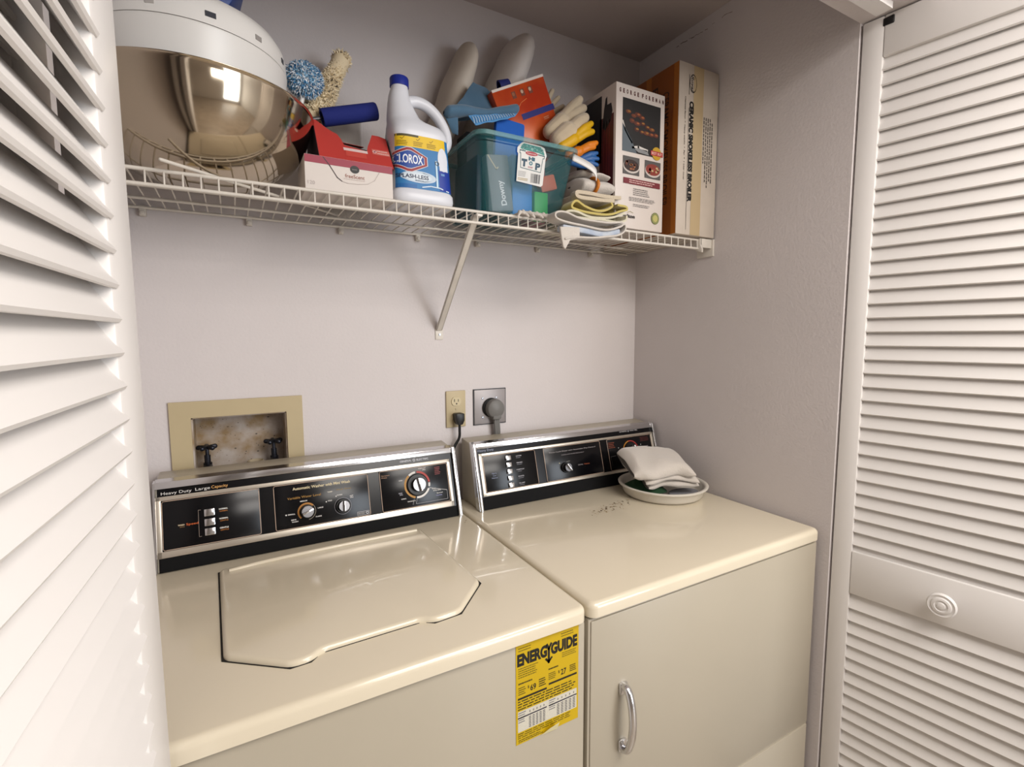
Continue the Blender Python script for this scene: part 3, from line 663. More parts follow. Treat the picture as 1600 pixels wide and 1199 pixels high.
MB().capsule(A2, (-1.0755, -.150, 1.775), .005).build('handle', M_WHP, d2)
# clear jar behind
M_CLEAR = mat('clear_plastic', '#d5d0c8', .12, alpha=.28)
tag(MB().lathe([(.0001, 0), (.040, 0), (.042, .01), (.046, .165), (.048, .245), (.046, .245), (.044, .16), (.040, .012), (.0001, .004)], c=(-.972, -.052, Z + .001)).build('clear_jar', M_CLEAR, None, smooth=60), 'clear plastic jar standing at the wall behind the dryer sheet box', 'jar')
tag(MB().capsule((-1.300, -.3330, 1.6525), (-.995, -.0930, 1.6525), .0028, n=10).build('thin_stick', M_WIRE, None), 'thin white stick lying diagonally across the wire shelf beneath the steel bowl', 'stick')
# roller sleeve
ax0, ax1 = Vector((-1.030, -.165, 1.830)), Vector((-.918, -.171, 1.8635))
d = ax1 - ax0; Mr = Matrix.Translation(ax0) @ d.to_track_quat('Z', 'Y').to_matrix().to_4x4(); Lr = d.length
rl = MB().lathe([(.0125, .0), (.0175, 0), (.0180, .004), (.0180, Lr - .003), (.0165, Lr), (.0115, Lr), (.011, Lr - .02), (.0115, .0)], M=Mr, cap=False)
pr_ = thing('paint_roller', 'dark blue paint roller lying above the dryer sheet box, its arm in the steel bowl', 'paint roller', (-.98, -.168, 1.83))
rl.build('sleeve', mat('navy_nap', '#14206a', .85, bump=.6, bscale=500), pr_, smooth=50)
MB().tube([(-.925, -.171, 1.8615), (-1.030, -.165, 1.830), (-1.062, -.170, 1.815), (-1.088, -.180, 1.770)], .0035, sub=4).build('arm', M_CHRD, pr_)

# dryer sheet box
bx = thing('dryer_sheet_box', 'red and white cardboard tissue-style box with torn opening on the shelf', 'box', (-1.0, -.23, Z))
x0, x1, y0, y1 = -1.0830, -.9180, -.281, -.175
M_CARDW = mat('white_card', '#cdc4bd', .55); M_CARDR = mat('red_card', '#b53a34', .5); M_INS = mat('box_inside', '#2c1420', .8)
q = MB().box(x0, x1, y0, y1, Z + .0012, 1.7145).build('tray', M_CARDW, bx, smooth=0)
dd = Decal(O=(x0, y0, 0), R=(1, 0, 0), U=(0, 0, 1)); Wd = x1 - x0
dd.rect(0, Wd, 1.7005, 1.7142, '#8e2b3e'); dd.up()
dd.ell(Wd * .55, 1.6985, .0088, .0072, '#15110f').text('freeScent', Wd * .55, 1.6850, .037, .0072, '#8a4a34', .005).greek(Wd * .42, Wd * .68, 1.6778, 1.6800, 1, '#b7a79e', .6, 3)
dd.up()
dd.greek(Wd * .55 - .005, Wd * .55 + .005, 1.6975, 1.6990, 1, '#8f8a86', .6, 8)
dd.text('120', .0105, 1.6640, .0125, .0065, '#a89c98'); dd.line([(Wd * .20, 1.7130), (Wd * .27, 1.6990), (Wd * .35, 1.6790), (Wd * .40, 1.6735)], .0016, '#3a2028')
dd.line([(Wd * .40, 1.6735), (Wd * .46, 1.6710), (Wd * .58, 1.6715), (Wd * .70, 1.6745), (Wd * .78, 1.6830), (Wd * .84, 1.7000)], .0008, '#a79a94')
dd.build('print', q)
xa, xb = -1.0545, -.9120
def fr(u, v): return Vector((xa + (xb - xa) * u, -.274 + .060 * v, 1.7130 + .084 * v))
s = MB(); poly = [(0, 0), (1, 0), (1, .92), (.90, .97), (.80, .97), (.78, .90), (.74, .74), (.70, .60), (.665, .42), (.36, .50), (.335, .66), (.29, .80), (.235, .84), (.16, .93), (.04, 1.12), (0, 1.12)]
s.add([fr(u, v) for u, v in poly], [tuple(range(len(poly)))])
s.build('red_front', M_CARDR, bx, smooth=0, mods=[('SOLIDIFY', {'thickness': .0008})])
s = MB(); zb = 1.795
s.add([fr(0, 0), fr(0, 1.12), (xa, -.120, 1.800), (xa, -.120, 1.713)], [(0, 1, 2, 3)]); s.add([fr(1, 0), fr(1, .92), (xb, -.120, 1.795), (xb, -.120, 1.713)], [(0, 1, 2, 3)])
s.add([(xa, -.120, 1.713), (xb, -.120, 1.713), (xb, -.120, 1.795), (xa, -.120, 1.800)], [(0, 1, 2, 3)]); s.add([(xa, -.274, 1.7140), (xb, -.274, 1.7140), (xb, -.120, 1.7140), (xa, -.120, 1.7140)], [(0, 1, 2, 3)])
s.build('inner_walls', M_INS, bx, smooth=0, mods=[('SOLIDIFY', {'thickness': .0008})])
s = MB(); s.add([(xa + .055, -.150, 1.7935), (xb - .03, -.150, 1.7905), (xb - .03, -.1205, 1.797), (xa + .055, -.1205, 1.8005)], [(0, 1, 2, 3)])
s.build('top_flap', M_CARDR, bx, smooth=0, mods=[('SOLIDIFY', {'thickness': .0008})])
MB().box(xa + .012, xb - .012, -.236, -.125, 1.7155, 1.750, .004).build('sheet_stack', mat('dryer_sheet', '#c8b6ba', .9, bump=.5, bscale=60), bx)
dd = Decal(O=fr(0, 0), R=(1, 0, 0), U=fr(0, 1) - fr(0, 0)); Hh = (fr(0, 1) - fr(0, 0)).length; Ww = xb - xa
dd.rect(Ww * .34, Ww * .67, Hh * .34, Hh * .42, '#d8c0bc'); dd.up(); dd.rect(Ww * .36, Ww * .64, Hh * .18, Hh * .34, '#c04a40')
dd.rect(Ww * .74, Ww * .99, Hh * .36, Hh * .52, '#c96a60'); dd.up(); dd.ring(Ww * .775, Hh * .44, .0028, .0038, '#e0d8d4').line([(Ww * .765, Hh * .45), (Ww * .775, Hh * .42), (Ww * .79, Hh * .48)], .0008, '#3a3a66').greek(Ww * .81, Ww * .98, Hh * .37, Hh * .51, 2, '#d8b4ac', .4, 9)
dd.build('print', COL.objects['red_front'])

# bleach jug
jg = thing('bleach_jug', 'white plastic bleach jug with blue cap and bright printed label', 'jug', (-.845, -.22, Z))
JY = -.226
LV = [(Z + .0002, -.8450, .058, .044), (Z + .004, -.8450, .0660, .0505), (Z + .016, -.8450, .0690, .0530), (Z + .028, -.8450, .0680, .0525), (Z + .032, -.8450, .0645, .0495), (1.700, -.8450, .0640, .0490), (1.750, -.8470, .0620, .0480), (1.789, -.8480, .0600, .0465), (1.793, -.8480, .0622, .0480), (1.808, -.8490, .0610, .0465),
      (1.816, -.8530, .0565, .0430), (1.823, -.8640, .0455, .0390), (1.832, -.8745, .0355, .0335), (1.847, -.8790, .0300, .0300), (1.865, -.8830, .0245, .0245), (1.880, -.8840, .0210, .0210), (1.890, -.8830, .0188, .0188), (1.896, -.8825, .0175, .0175), (1.904, -.8825, .0170, .0170)]
def sup(a, hx, hy, e): c, s_ = cos(a), sin(a); return (math.copysign(abs(c) ** (2 / e), c) * hx, math.copysign(abs(s_) ** (2 / e), s_) * hy)
n = 64; vs = []; fs = []
for i, (z, cx, hx, hy) in enumerate(LV):
    e = 4.2 if z < 1.80 else (3.2 if z < 1.82 else 2.2)
    for k in range(n): a, b2 = sup(2 * pi * k / n, hx, hy, e); vs.append((cx + a, JY + b2, z))
for i in range(len(LV) - 1):
    for k in range(n): fs.append((i * n + k, i * n + (k + 1) % n, (i + 1) * n + (k + 1) % n, (i + 1) * n + k))
fs += [tuple(range(n))[::-1], tuple((len(LV) - 1) * n + k for k in range(n))]
MB().add(vs, fs).build('body', mat('bleach_white', '#cfd0d6', .35), jg, smooth=60)
MB().tube([(-.8740, JY, 1.868), (-.8480, JY, 1.8760), (-.8220, JY, 1.8710), (-.7990, JY, 1.8540), (-.7830, JY, 1.8300), (-.7780, JY, 1.8080), (-.7840, JY, 1.7920), (-.8000, JY, 1.7800)], [.0125, .012, .0115, .0115, .0115, .012, .013, .012], n=16, sub=6).build('handle', MATS['bleach_white'], jg, smooth=60)
MB().lathe([(.0198, 0), (.0198, .016), (.0185, .0185), (.0001, .019)], c=(-.8825, JY, 1.8975), n=40).build('cap', mat('cap_blue', '#1c2c86', .4), jg)
def jlab(s, t, h):
    t = min(t, 1.7895); k = (t - 1.68) / .11; hx = .0645 - .0045 * max(0, k); hy = .0495 - .0030 * max(0, k); cx = -.845 - .003 * max(0, k)
    s = max(-.985, min(.985, s / .0645)); sg = 1 - abs(s) ** 4.2
    return Vector((cx + s * (hx + h), JY - (hy + h) * max(sg, 0) ** (1 / 4.2), t))
L_ = Decal(fn=jlab); L_.h = .0006
L_.rect(-.061, .0625, 1.6815, 1.789, '#2a6fa6', 40, 10)
L_.up(); L_.rect(-.061, .050, 1.7640, 1.789, '#d9b41c', 40, 3); L_.rect(.030, .0625, 1.683, 1.727, '#16338f', 20, 4)
L_.rect(-.061, -.020, 1.6815, 1.690, '#1f5f9c', 14, 2)
L_.up(); L_.vpoly([(-.014 + (.038) * cos(k_ * pi / 14), 1.7055 + (.012) * sin(k_ * pi / 14)) for k_ in range(28)], '#b8c6d4').rect(-.061, -.012, 1.7845, 1.7890, '#4a4420', 12, 1)
for i in range(4): L_.vpoly([(-.018 + (.036 - i * .004) * cos(k_ * pi / 14), 1.7055 + (.0105 - i * .002) * sin(k_ * pi / 14)) for k_ in range(28)], ('#b8c8d6', '#c3d0da', '#ccd6de', '#d0d8de')[i]); L_.up(.00006)
L_.vpoly([(.042 + (.0125) * cos(k_ * pi / 14), 1.7480 + (.024) * sin(k_ * pi / 14)) for k_ in range(28)], '#cfd2da').rect(.0325, .0530, 1.7250, 1.7450, '#cfd2da', 6, 2)
for x in (-.048, -.014, .016): L_.line([(x - .003, 1.7805), (x, 1.7785), (x + .005, 1.7835)], .0010, '#7a5a10').greek(x - .010, x + .012, 1.7665, 1.7765, 3, '#8a7014', .45, int(x * 1000))
cx, cz = -.034, 1.7385
hexo = lambda kx, ky: [(cx - kx, cz + ky * .45), (cx - kx * .12, cz + ky), (cx + kx * .12, cz + ky), (cx + kx, cz + ky * .35), (cx + kx, cz - ky * .35), (cx + kx * .12, cz - ky), (cx - kx * .12, cz - ky), (cx - kx, cz - ky * .45)]
L_.up().vpoly(hexo(.0400, .0252), '#c9c9cc'); L_.up().vpoly(hexo(.0385, .0238), '#8e2a2c'); L_.up().vpoly(hexo(.0330, .0186), '#c9c9cc'); L_.up().vpoly(hexo(.0320, .0174), '#20428e')
L_.up().text('CLOROX', -.0345, 1.7395, .0600, .0180, '#dfe1e6', .02)
L_.text('SPLASH-LESS', -.0270, 1.7055, .0660, .0080, '#223050', .015).text('BLEACH', -.014, 1.6980, .017, .0028, '#5a6a84', .01)
L_.line([(.0250, 1.7420), (.0245, 1.6900)], .0038, '#b9d2e2').ring(.0270, 1.7385, .003, .0048, '#3a4a5a', n=16)
L_.rect(.0340, .0430, 1.7150, 1.7195, '#5f84b8').line([(-.008, 1.6855), (.010, 1.6895), (.030, 1.6885), (.050, 1.6840)], .0022, '#c8d4e0')
L_.build('label', jg)

# teal storage bin
bn = thing('storage_bin', 'translucent teal plastic storage bin full of laundry supplies', 'storage bin', (-.6, -.2, Z))
M_TEAL = mat('teal_plastic', '#2f6f74', .2, alpha=.20); M_TEALR = mat('teal_rim', '#5f9496', .3, alpha=.5)
bx0, bx1, by0, by1 = -.7160, -.4950, -.268, -.085; tx0, tx1, ty0, ty1 = -.7330, -.4700, -.300, -.070
bz, tz = 1.651, 1.8180
def rrect(x0, x1, y0, y1, r, z, k=6):
    o = []
    for cx, cy, a in ((x1 - r, y1 - r, 0), (x0 + r, y1 - r, 90), (x0 + r, y0 + r, 180), (x1 - r, y0 + r, 270)):
        for i in range(k): t = radians(a + 90 * i / (k - 1)); o.append((cx + r * cos(t), cy + r * sin(t), z))
    return o
def lerp(a, b, t): return a + (b - a) * t
def ringz(t, g=0):
    dz = .010 * 0
    return rrect(lerp(bx0, tx0, t) + g, lerp(bx1, tx1, t) - g, lerp(by0, ty0, t) + g, lerp(by1, ty1, t) - g, .022, bz + (tz - bz) * t)
def loft(rings, caps=(True, False)):
    n = len(rings[0]); vs = [p for r in rings for p in r]; fs = []
    for i in range(len(rings) - 1):
        for k in range(n): fs.append((i * n + k, i * n + (k + 1) % n, (i + 1) * n + (k + 1) % n, (i + 1) * n + k))
    if caps[0]: fs.append(tuple(range(n))[::-1])
    if caps[1]: fs.append(tuple((len(rings) - 1) * n + k for k in range(n)))
    return vs, fs
rg = [rrect(bx0 + .010, bx1 - .010, by0 + .010, by1 - .010, .014, bz), ringz(.04), ringz(.30), ringz(.70), ringz(.88), rrect(tx0 - .001, tx1 + .001, ty0 - .001, ty1 + .001, .023, lerp(bz, tz, .885)), rrect(tx0 - .003, tx1 + .003, ty0 - .003, ty1 + .003, .024, tz - .008)]
MB().add(*loft(rg)).build('body', M_TEAL, bn, smooth=40, mods=[('SOLIDIFY', {'thickness': .0016})])
rg = [rrect(tx0 - .003, tx1 + .003, ty0 - .003, ty1 + .003, .024, tz - .009), rrect(tx0 - .007, tx1 + .007, ty0 - .007, ty1 + .007, .028, tz - .009), rrect(tx0 - .007, tx1 + .007, ty0 - .007, ty1 + .007, .028, tz), rrect(tx0 - .001, tx1 + .001, ty0 - .001, ty1 + .001, .022, tz), rrect(tx0 - .001, tx1 + .001, ty0 - .001, ty1 + .001, .022, tz - .009)]
MB().add(*loft(rg, (False, False))).build('rim', M_TEALR, bn, smooth=30)
fO = Vector((-.6370, ty0 - .0035, 0)); t_ = (by0 - ty0) / (tz - bz)
def bl(s, t, h):
    t = t - .0062; return Vector((-.6370 + s, lerp(by0, ty0, (t - bz) / (tz - bz)) - .0030 - h, t))
D_ = Decal(fn=bl); D_.h = .0012
D_.poly([(.003, 1.7330), (.0690, 1.7290), (.0740, 1.7330), (.0755, 1.7900), (.0775, 1.7960), (.0740, 1.8030), (.0700, 1.8110), (.060, 1.8135), (.012, 1.8150), (.006, 1.8110), (-.001, 1.8020), (-.001, 1.7930), (.002, 1.7900)], '#cfcdc9')
D_.up().poly([(.006, 1.8015), (.010, 1.8090), (.015, 1.8125), (.060, 1.8112), (.066, 1.8070), (.071, 1.7990), (.071, 1.7955), (.055, 1.7985), (.012, 1.8000)], '#2f7d74')
rr = random.Random(2); D_.up()
for i in range(38): x = rr.uniform(.012, .066); z = rr.uniform(1.8000, 1.8095) - .001; D_.line([(x, z), (x + rr.uniform(-.003, .003), z + rr.uniform(.001, .003))], .0008, '#123f3c' if i % 3 else '#b8d4cc')
D_.line([(.006, 1.7975), (.006, 1.7920), (.0085, 1.7920), (.0110, 1.7625), (.0650, 1.7590), (.0680, 1.7890), (.0715, 1.7890), (.0715, 1.7930)], .0014, '#1d4f55').line([(.006, 1.7980), (.020, 1.7975)], .0022, '#1d4f55').line([(.055, 1.7950), (.0715, 1.7940)], .0022, '#1d4f55')
D_.ell(.037, 1.7945, .0165, .0044, '#9c2f38').up().text('Rubbermaid', .037, 1.7945, .023, .0028, '#dcd6d2')
D_.text('Hi', .0385, 1.7838, .0170, .0080, '#1d4f62', .07).text('T', .0195, 1.7735, .0145, .0160, '#1d3f52', .09).text('o', .0370, 1.7745, .0095, .0085, '#2a6a78', .03).text('P', .0560, 1.7700, .0135, .0150, '#1d3f52', .06)
D_.greek(.030, .044, 1.7640, 1.7680, 2, '#a05060', .5, 3)
for i in range(15): D_.rect(.040 + i * .0017, .040 + i * .0017 + rr.choice((.0006, .0010, .0013)), 1.7345, 1.7540, '#3c3c40')
D_.greek(.006, .034, 1.7360, 1.7420, 2, '#a08a50', .5, 4).greek(.006, .030, 1.7440, 1.7560, 4, '#8f8c8c', .4, 5)
D_.build('bin_sticker', bn)
# contents of the bin
def packet(name, label, cat, x0, x1, y0, y1, z0, z1, col, rz=0, ry=0, bev=.004, rough=.5, group=None, **k):
    M = Matrix.Translation(((x0 + x1) / 2, (y0 + y1) / 2, (z0 + z1) / 2)) @ Matrix.Rotation(radians(rz), 4, 'Z') @ Matrix.Rotation(radians(ry), 4, 'Y')
    o = MB().box(-(x1 - x0) / 2, (x1 - x0) / 2, -(y1 - y0) / 2, (y1 - y0) / 2, -(z1 - z0) / 2, (z1 - z0) / 2, bev, M=M).build(name, mat('card_' + col.strip('#'), col, rough, mottle=.12, mscale=20), None, **k)
    tag(o, label, cat); return o, M
o, M = packet('softener_carton', 'grey fabric softener carton with upright white lettering, inside the teal bin', 'carton', -.688, -.630, -.256, -.224, 1.664, 1.790, '#7e8086', ry=-7)
dd = Decal(fn=lambda s, t, h: M @ Vector((s, -.016 - h, t))); dd.text('Downy', .004, -.022, .056, .019, '#f0f0f4', .03, rot=96).line([(-.024, .060), (-.006, .030), (-.002, .034)], .003, '#c8b89c'); dd.build('print', o)
packet('blue_packet', 'bright blue packet standing in the middle of the teal bin', 'packet', -.624, -.568, -.250, -.222, 1.660, 1.800, '#3a88e0')
packet('green_packet', 'small green packet low in the right half of the teal bin', 'packet', -.566, -.526, -.255, -.232, 1.655, 1.722, '#58c060')
packet('orange_packet', 'orange-red packet in the right end of the teal bin', 'packet', -.548, -.500, -.252, -.232, 1.728, 1.765, '#e06a44', ry=-18)
packet('grey_sponge_pack', 'grey striped pack above the orange packet in the teal bin', 'packet', -.551, -.520, -.222, -.200, 1.735, 1.785, '#a0a4a8')
packet('pink_carton', 'pale pink carton upright in the right end of the teal bin', 'carton', -.545, -.497, -.198, -.150, 1.656, 1.800, '#cc868c')
packet('navy_pouch', 'dark navy pouch in the left end of the teal bin', 'pouch', -.7100, -.694, -.235, -.105, 1.656, 1.790, '#16283c', ry=2)
packet('paper_slip', 'folded white paper slip on the floor of the teal bin', 'paper', -.640, -.575, -.262, -.238, 1.6555, 1.6590, '#b8c4c4', rz=8, bev=.001)
packet('black_box', 'black box standing behind the softener carton in the teal bin', 'box', -.700, -.615, -.160, -.100, 1.656, 1.868, '#0d0d12', ry=0)
packet('royal_blue_cloth_pack', 'folded royal blue cloth standing up out of the teal bin', 'cloth', -.652, -.572, -.214, -.198, 1.70, 1.893, '#1b57ae', ry=4, bev=.006, rough=.9)

# cloths
def cloth(fn, nu, nv, m, name, parent=None, thick=.003, seed=0, amp=.003, freq=30, sub=1):
    def g(u, v):
        p = Vector(fn(u, v)); q = noise.noise_vector(p * freq + Vector((seed, 0, 0))); return p + q * amp
    return MB().grid(g, nu, nv).build(name, m, parent, smooth=180, mods=[('SOLIDIFY', {'thickness': thick, 'offset': 0}), ('SUBSURF', {'levels': sub, 'render_levels': sub})])
M_SLATE = mat('slate_blue_cloth', '#45647c', .95, bump=.6, bscale=600, sheen=.3); M_STRIPE = mat('blue_stripe_cloth', '#4f87b8', .9)
sc = thing('blue_microfibre_cloth', 'slate blue cleaning cloth draped over the black box in the bin', 'cloth', (-.68, -.18, 1.9))
def tri(P, Q, Rr, T):
    P, Q, Rr, T = map(Vector, (P, Q, Rr, T))
    return lambda u, v: (P * (1 - u) + Q * u) * (1 - v) + (T * (1 - u) + Rr * u) * v
cloth(tri((-.762, -.180, 1.872), (-.570, -.180, 1.915), (-.645, -.150, 1.982), (-.676, -.150, 1.991)), 26, 16, M_SLATE, 'peak', sc, .004, 1, .004, 25)
def roll(u, v):
    a = v * 2 * pi; x = lerp(-.778, -.584, u); r = (.0115 + .0020 * sin(u * 9)) * min(1, (1 - abs(2 * u - 1)) * 8 + .3); zc = 1.874 + .042 * u + .003 * sin(u * 8)
    return (x, -.212 + r * 1.2 * cos(a), zc + r * sin(a))
cloth(roll, 40, 14, M_SLATE, 'fold', sc, .001, 3, .003, 35)
cloth(tri((-.722, -.222, 1.876), (-.594, -.222, 1.906), (-.604, -.230, 1.893), (-.708, -.230, 1.853)), 30, 8, M_STRIPE, 'striped_hem', sc, .002, 5, .002, 50)
dd = MB().use(mat('stripe_white', '#c6d2dc', .9))
for i in range(17):
    x = -.714 + i * .0066; zt = 1.873 + i * .00175; dd.tube([(x, -.2270, zt), (x + .001, -.2325, zt - .007 + i * .0001), (x + .002, -.2335, zt - .0165 + i * .0007)], .0008, n=6)
dd.build('hem_stripes', None, sc)
cloth(tri((-.776, -.210, 1.872), (-.744, -.214, 1.876), (-.742, -.207, 1.835), (-.754, -.202, 1.838)), 12, 14, M_SLATE, 'hanging_end', sc, .003, 8, .005, 30)
# orange bag box
ob_ = thing('orange_bag_carton', 'glossy orange carton of bags leaning out of the teal bin', 'carton', (-.53, -.18, 1.9))
OP = [Vector(p) for p in ((-.6470, -.190, 1.9580), (-.5010, -.190, 2.0310), (-.4330, -.190, 1.8780), (-.5200, -.190, 1.790), (-.5700, -.190, 1.800))]
M_ORG = mat('orange_gloss', '#a52f14', .28, mcol='#c85c24', mscale=9, bump=.25, bscale=25)
fz = MB(); pl_ = [(p.x, p.z) for p in OP]; fz.prism(pl_, -.190, -.165, 'y', .002); oc = fz.build('carton_body', M_ORG, ob_)
ux = (OP[1] - OP[0]).normalized(); uy = Vector((0, -1, 0)).cross(ux) * -1; uy = Vector((ux.z, 0, -ux.x))  # downwards
dd = Decal(fn=lambda s, t, h: OP[0] + ux * s + uy * t + Vector((0, -h, 0)))
dd.line([(.004, .002), (.160, .002)], .006, '#cfc4bc').rect(.058, .163, .070, .084, '#1a1c66'); dd.up()
for i, x in enumerate((.058, .085, .110)): dd.rect(x - .0060, x + .0060, .016, .032, '#6e3420'); dd.up(.00006).ell(x - .001, .022, .0040, .0045, '#b89880' if i else '#8e5434', 12).up(-.00006)
dd.ring(.130, .118, .003, .004, '#d89a80', sy=2.5, n=16).greek(.120, .140, .092, .100, 2, '#c88a68', .5, 6).line([(.050, .060), (.070, .045), (.090, .040)], .0012, '#d8763c')
dd.build('print', oc)
tag(MB().lathe([(.013, 0), (.0165, 0), (.0165, .030), (.013, .030)], M=Matrix.Translation((-.612, -.165, 1.9845)) @ Matrix.Rotation(radians(70), 4, 'Y'), sy=.6, cap=False).build('navy_tape_roll', mat('navy_tape', '#1c2464', .5), None, smooth=40, mods=[('SOLIDIFY', {'thickness': .002})]), 'navy and tan tape roll tucked behind the orange carton', 'tape roll')

# soft white rolls leaning against the wall
def bolster(name, label, A, B, r0, r1, m, seed):
    A, B = Vector(A), Vector(B); d = B - A; L = d.length; q = d.to_track_quat('Z', 'Y').to_matrix().to_4x4(); M = Matrix.Translation(A) @ q
    pr = []
    for i in range(22):
        t = i / 21; r = lerp(r0, r1, t)
        if t > .78: r *= math.sqrt(max(0, 1 - ((t - .78) / .22) ** 2))
        if t < .08: r *= .8 + 2.5 * t
        pr.append((max(r, .0004), t * L))
    b = MB().lathe(pr, n=40, M=M, sy=.45)
    for i, v in enumerate(b.v):
        v = Vector(v); w = noise.noise_vector(v * 14 + Vector((seed, 0, 0))); b.v[i] = tuple(v + Vector((w.x * .006, w.y * .002, w.z * .006)))
    return tag(b.build(name, m, None, smooth=180), label, 'pillow roll', 'foam rolls leaning on the back wall')
M_SOFT = mat('soft_white_fabric', '#d6cec8', .95, bump=.5, bscale=35, dist=.003, mottle=.08, mscale=6)
M_SOFT2 = mat('soft_beige_fabric', '#c6bbae', .95, bump=.5, bscale=28, dist=.003, mottle=.1, mscale=6)
bolster('foam_bolster', 'white rounded foam roll against the wall behind the orange carton', (-.610, -.050, 1.88), (-.475, -.046, 2.195), .115, .074, M_SOFT, 1)
bolster('foam_bolster', 'beige creased foam roll against the wall behind the jug handle', (-.760, -.048, 1.800), (-.635, -.048, 2.130), .075, .070, M_SOFT2, 9)

# gloves
def glove(name, label, wrist, tips, rad, m):
    w = Vector(wrist); b = MB(); tips = [Vector(t) for t in tips]; c = sum(tips, Vector()) / len(tips)
    knuck = [lerp(w, t, .42) for t in tips]
    b.capsule(w, lerp(w, c, .35), rad * 1.5, rad * 1.7, 12)
    for k, t in zip(knuck, tips):
        b.capsule(w, k, rad * 1.35, rad * 1.15, 12); mid = lerp(k, t, .55) + Vector((0, -.002, .003)); b.capsule(k, mid, rad * 1.15, rad * 1.05, 12); b.capsule(mid, t, rad * 1.05, rad * .85, 12)
    for i in range(len(knuck) - 1): b.capsule(knuck[i], knuck[i + 1], rad * 1.1, rad * 1.1, 12)
    o = b.build(name, m, None, smooth=180, mods=[('REMESH', {'mode': 'VOXEL', 'voxel_size': .0017, 'use_smooth_shade': True}), ('SMOOTH', {'factor': .5, 'iterations': 4})])
    return tag(o, label, 'glove', 'gloves piled in the teal bin')
M_GCR = mat('cream_cotton', '#b9a88f', .95, bump=.6, bscale=500, sheen=.3, mottle=.1, mscale=20); M_GY = mat('yellow_rubber', '#c79a10', .45); M_GO = mat('orange_rubber', '#c8700e', .5); M_GB = mat('blue_rubber', '#23558f', .5)
glove('work_glove', 'thin cream work glove topmost in the glove pile', (-.500, -.146, 1.915), [(-.445, -.150, 2.020), (-.430, -.156, 2.003), (-.418, -.160, 1.982)], .0075, M_GCR)
glove('work_glove', 'plump cream work glove with bent fingers in the middle of the glove pile', (-.495, -.215, 1.885), [(-.405, -.215, 1.980), (-.398, -.222, 1.958)], .0125, M_GCR)
glove('work_glove', 'single-fingered cream work glove directly above the yellow glove', (-.486, -.237, 1.860), [(-.404, -.237, 1.928)], .0145, M_GCR)
glove('rubber_glove', 'yellow rubber glove with two fingers pointing right', (-.480, -.247, 1.842), [(-.392, -.247, 1.912), (-.390, -.250, 1.892)], .0092, M_GY)
glove('rubber_glove', 'orange rubber glove between the yellow and the blue gloves', (-.462, -.252, 1.822), [(-.387, -.262, 1.861), (-.394, -.262, 1.850)], .0080, M_GO)
glove('rubber_glove', 'blue ribbed rubber glove below the orange glove', (-.455, -.248, 1.808), [(-.386, -.264, 1.836), (-.384, -.266, 1.822), (-.388, -.268, 1.806), (-.394, -.266, 1.792)], .0062, M_GB)
# bundle of rolled cloth with orange band and white strap
M_TW = mat('white_terry', '#bfb7ae', .97, bump=.9, bscale=420, sheen=.4, dist=.0015); M_TW2 = mat('cream_terry', '#bcae98', .97, bump=.9, bscale=420, sheen=.4, dist=.0015)
bd = thing('rolled_cloth_bundle', 'rolled white cloth bundle tied with an orange band on the towel stack', 'cloth', (-.42, -.25, 1.735))
def rollf(cx0, cx1, cy, cz, ry_, rz_, seed):
    def f(u, v):
        a = v * 2 * pi; k = (1 - (2 * u - 1) ** 12) ** .5 * .25 + .75; k *= .06 + .94 * min(1, (1 - abs(2 * u - 1)) * 14)
        return (min(lerp(cx0, cx1, u), -.368 if cy + ry_ * k * cos(a) > -.3 else 9), cy + ry_ * k * cos(a), cz + rz_ * k * sin(a) + .002 * sin(u * 11 + seed))
    return f
cloth(rollf(-.462, -.352, -.252, 1.7420, .058, .0205, 0), 34, 22, M_TW, 'roll', bd, .0005, 4, .0035, 40)
cloth(rollf(-.460, -.350, -.248, 1.7720, .050, .0085, 1), 30, 18, M_TW, 'upper_fold', bd, .0005, 6, .0030, 45)
MB().tube([(-.4190, -.252 + .0620 * cos(t * pi / 12), 1.7430 + .0255 * sin(t * pi / 12)) for t in range(24)], .0045, n=10, closed=True).build('elastic_band', mat('orange_band', '#b86a10', .6), bd)
stp = MB(); sp_ = [Vector(p) for p in ((-.486, -.300, 1.800), (-.462, -.308, 1.790), (-.440, -.314, 1.779), (-.428, -.316, 1.768), (-.425, -.315, 1.757))]
sp_ = smooth_path(sp_, 6)
stp.grid(lambda u, v: sp_[int(round(u * (len(sp_) - 1)))] + Vector((.004, .004, .012)) * (v - .5) * 1.5, len(sp_) - 1, 1)
tag(stp.build('plastic_strap', M_WHP, None, smooth=60, mods=[('SOLIDIFY', {'thickness': .002})]), 'curved white plastic strap sticking out over the rolled cloth', 'strap')

# stacked towels : ribbon profile in x-z extruded in y
def ribbon(name, path, y0, y1, th, m, parent=None, sub=8, seed=0, amp=.0015):
    P = smooth_path([Vector((a, 0, b)) for a, b in path], sub); n = len(P); b = MB(); ny = 10
    T = [(P[min(i + 1, n - 1)] - P[max(i - 1, 0)]).normalized() for i in range(n)]; Nn = [Vector((-t.z, 0, t.x)) for t in T]
    prof = [(1, -.7), (1.0, 0.0)]
    def g(u, v):
        i = int(round(u * (n - 1))); y = lerp(y0, y1, v); w = noise.noise_vector(Vector((P[i].x * 22, y * 18, P[i].z * 22 + seed)))
        p = P[i] + Vector((0, y, 0)) + Vector((w.x * amp, w.y * amp * 2, w.z * amp))
        if p.y > -.290 and p.z > 1.645: p.x = max(p.x, -.480 + (p.z - 1.65) * .17)   # tucked beside the bin
        if p.y > -.313: p.x = min(p.x, -.366)
        return p
    b.grid(g, n - 1, ny)
    o = b.build(name, m, parent, smooth=180, mods=[('SOLIDIFY', {'thickness': th, 'offset': 0}), ('BEVEL', {'width': th * .38, 'segments': 3, 'limit_method': 'ANGLE', 'angle_limit': radians(50)})])
    return o
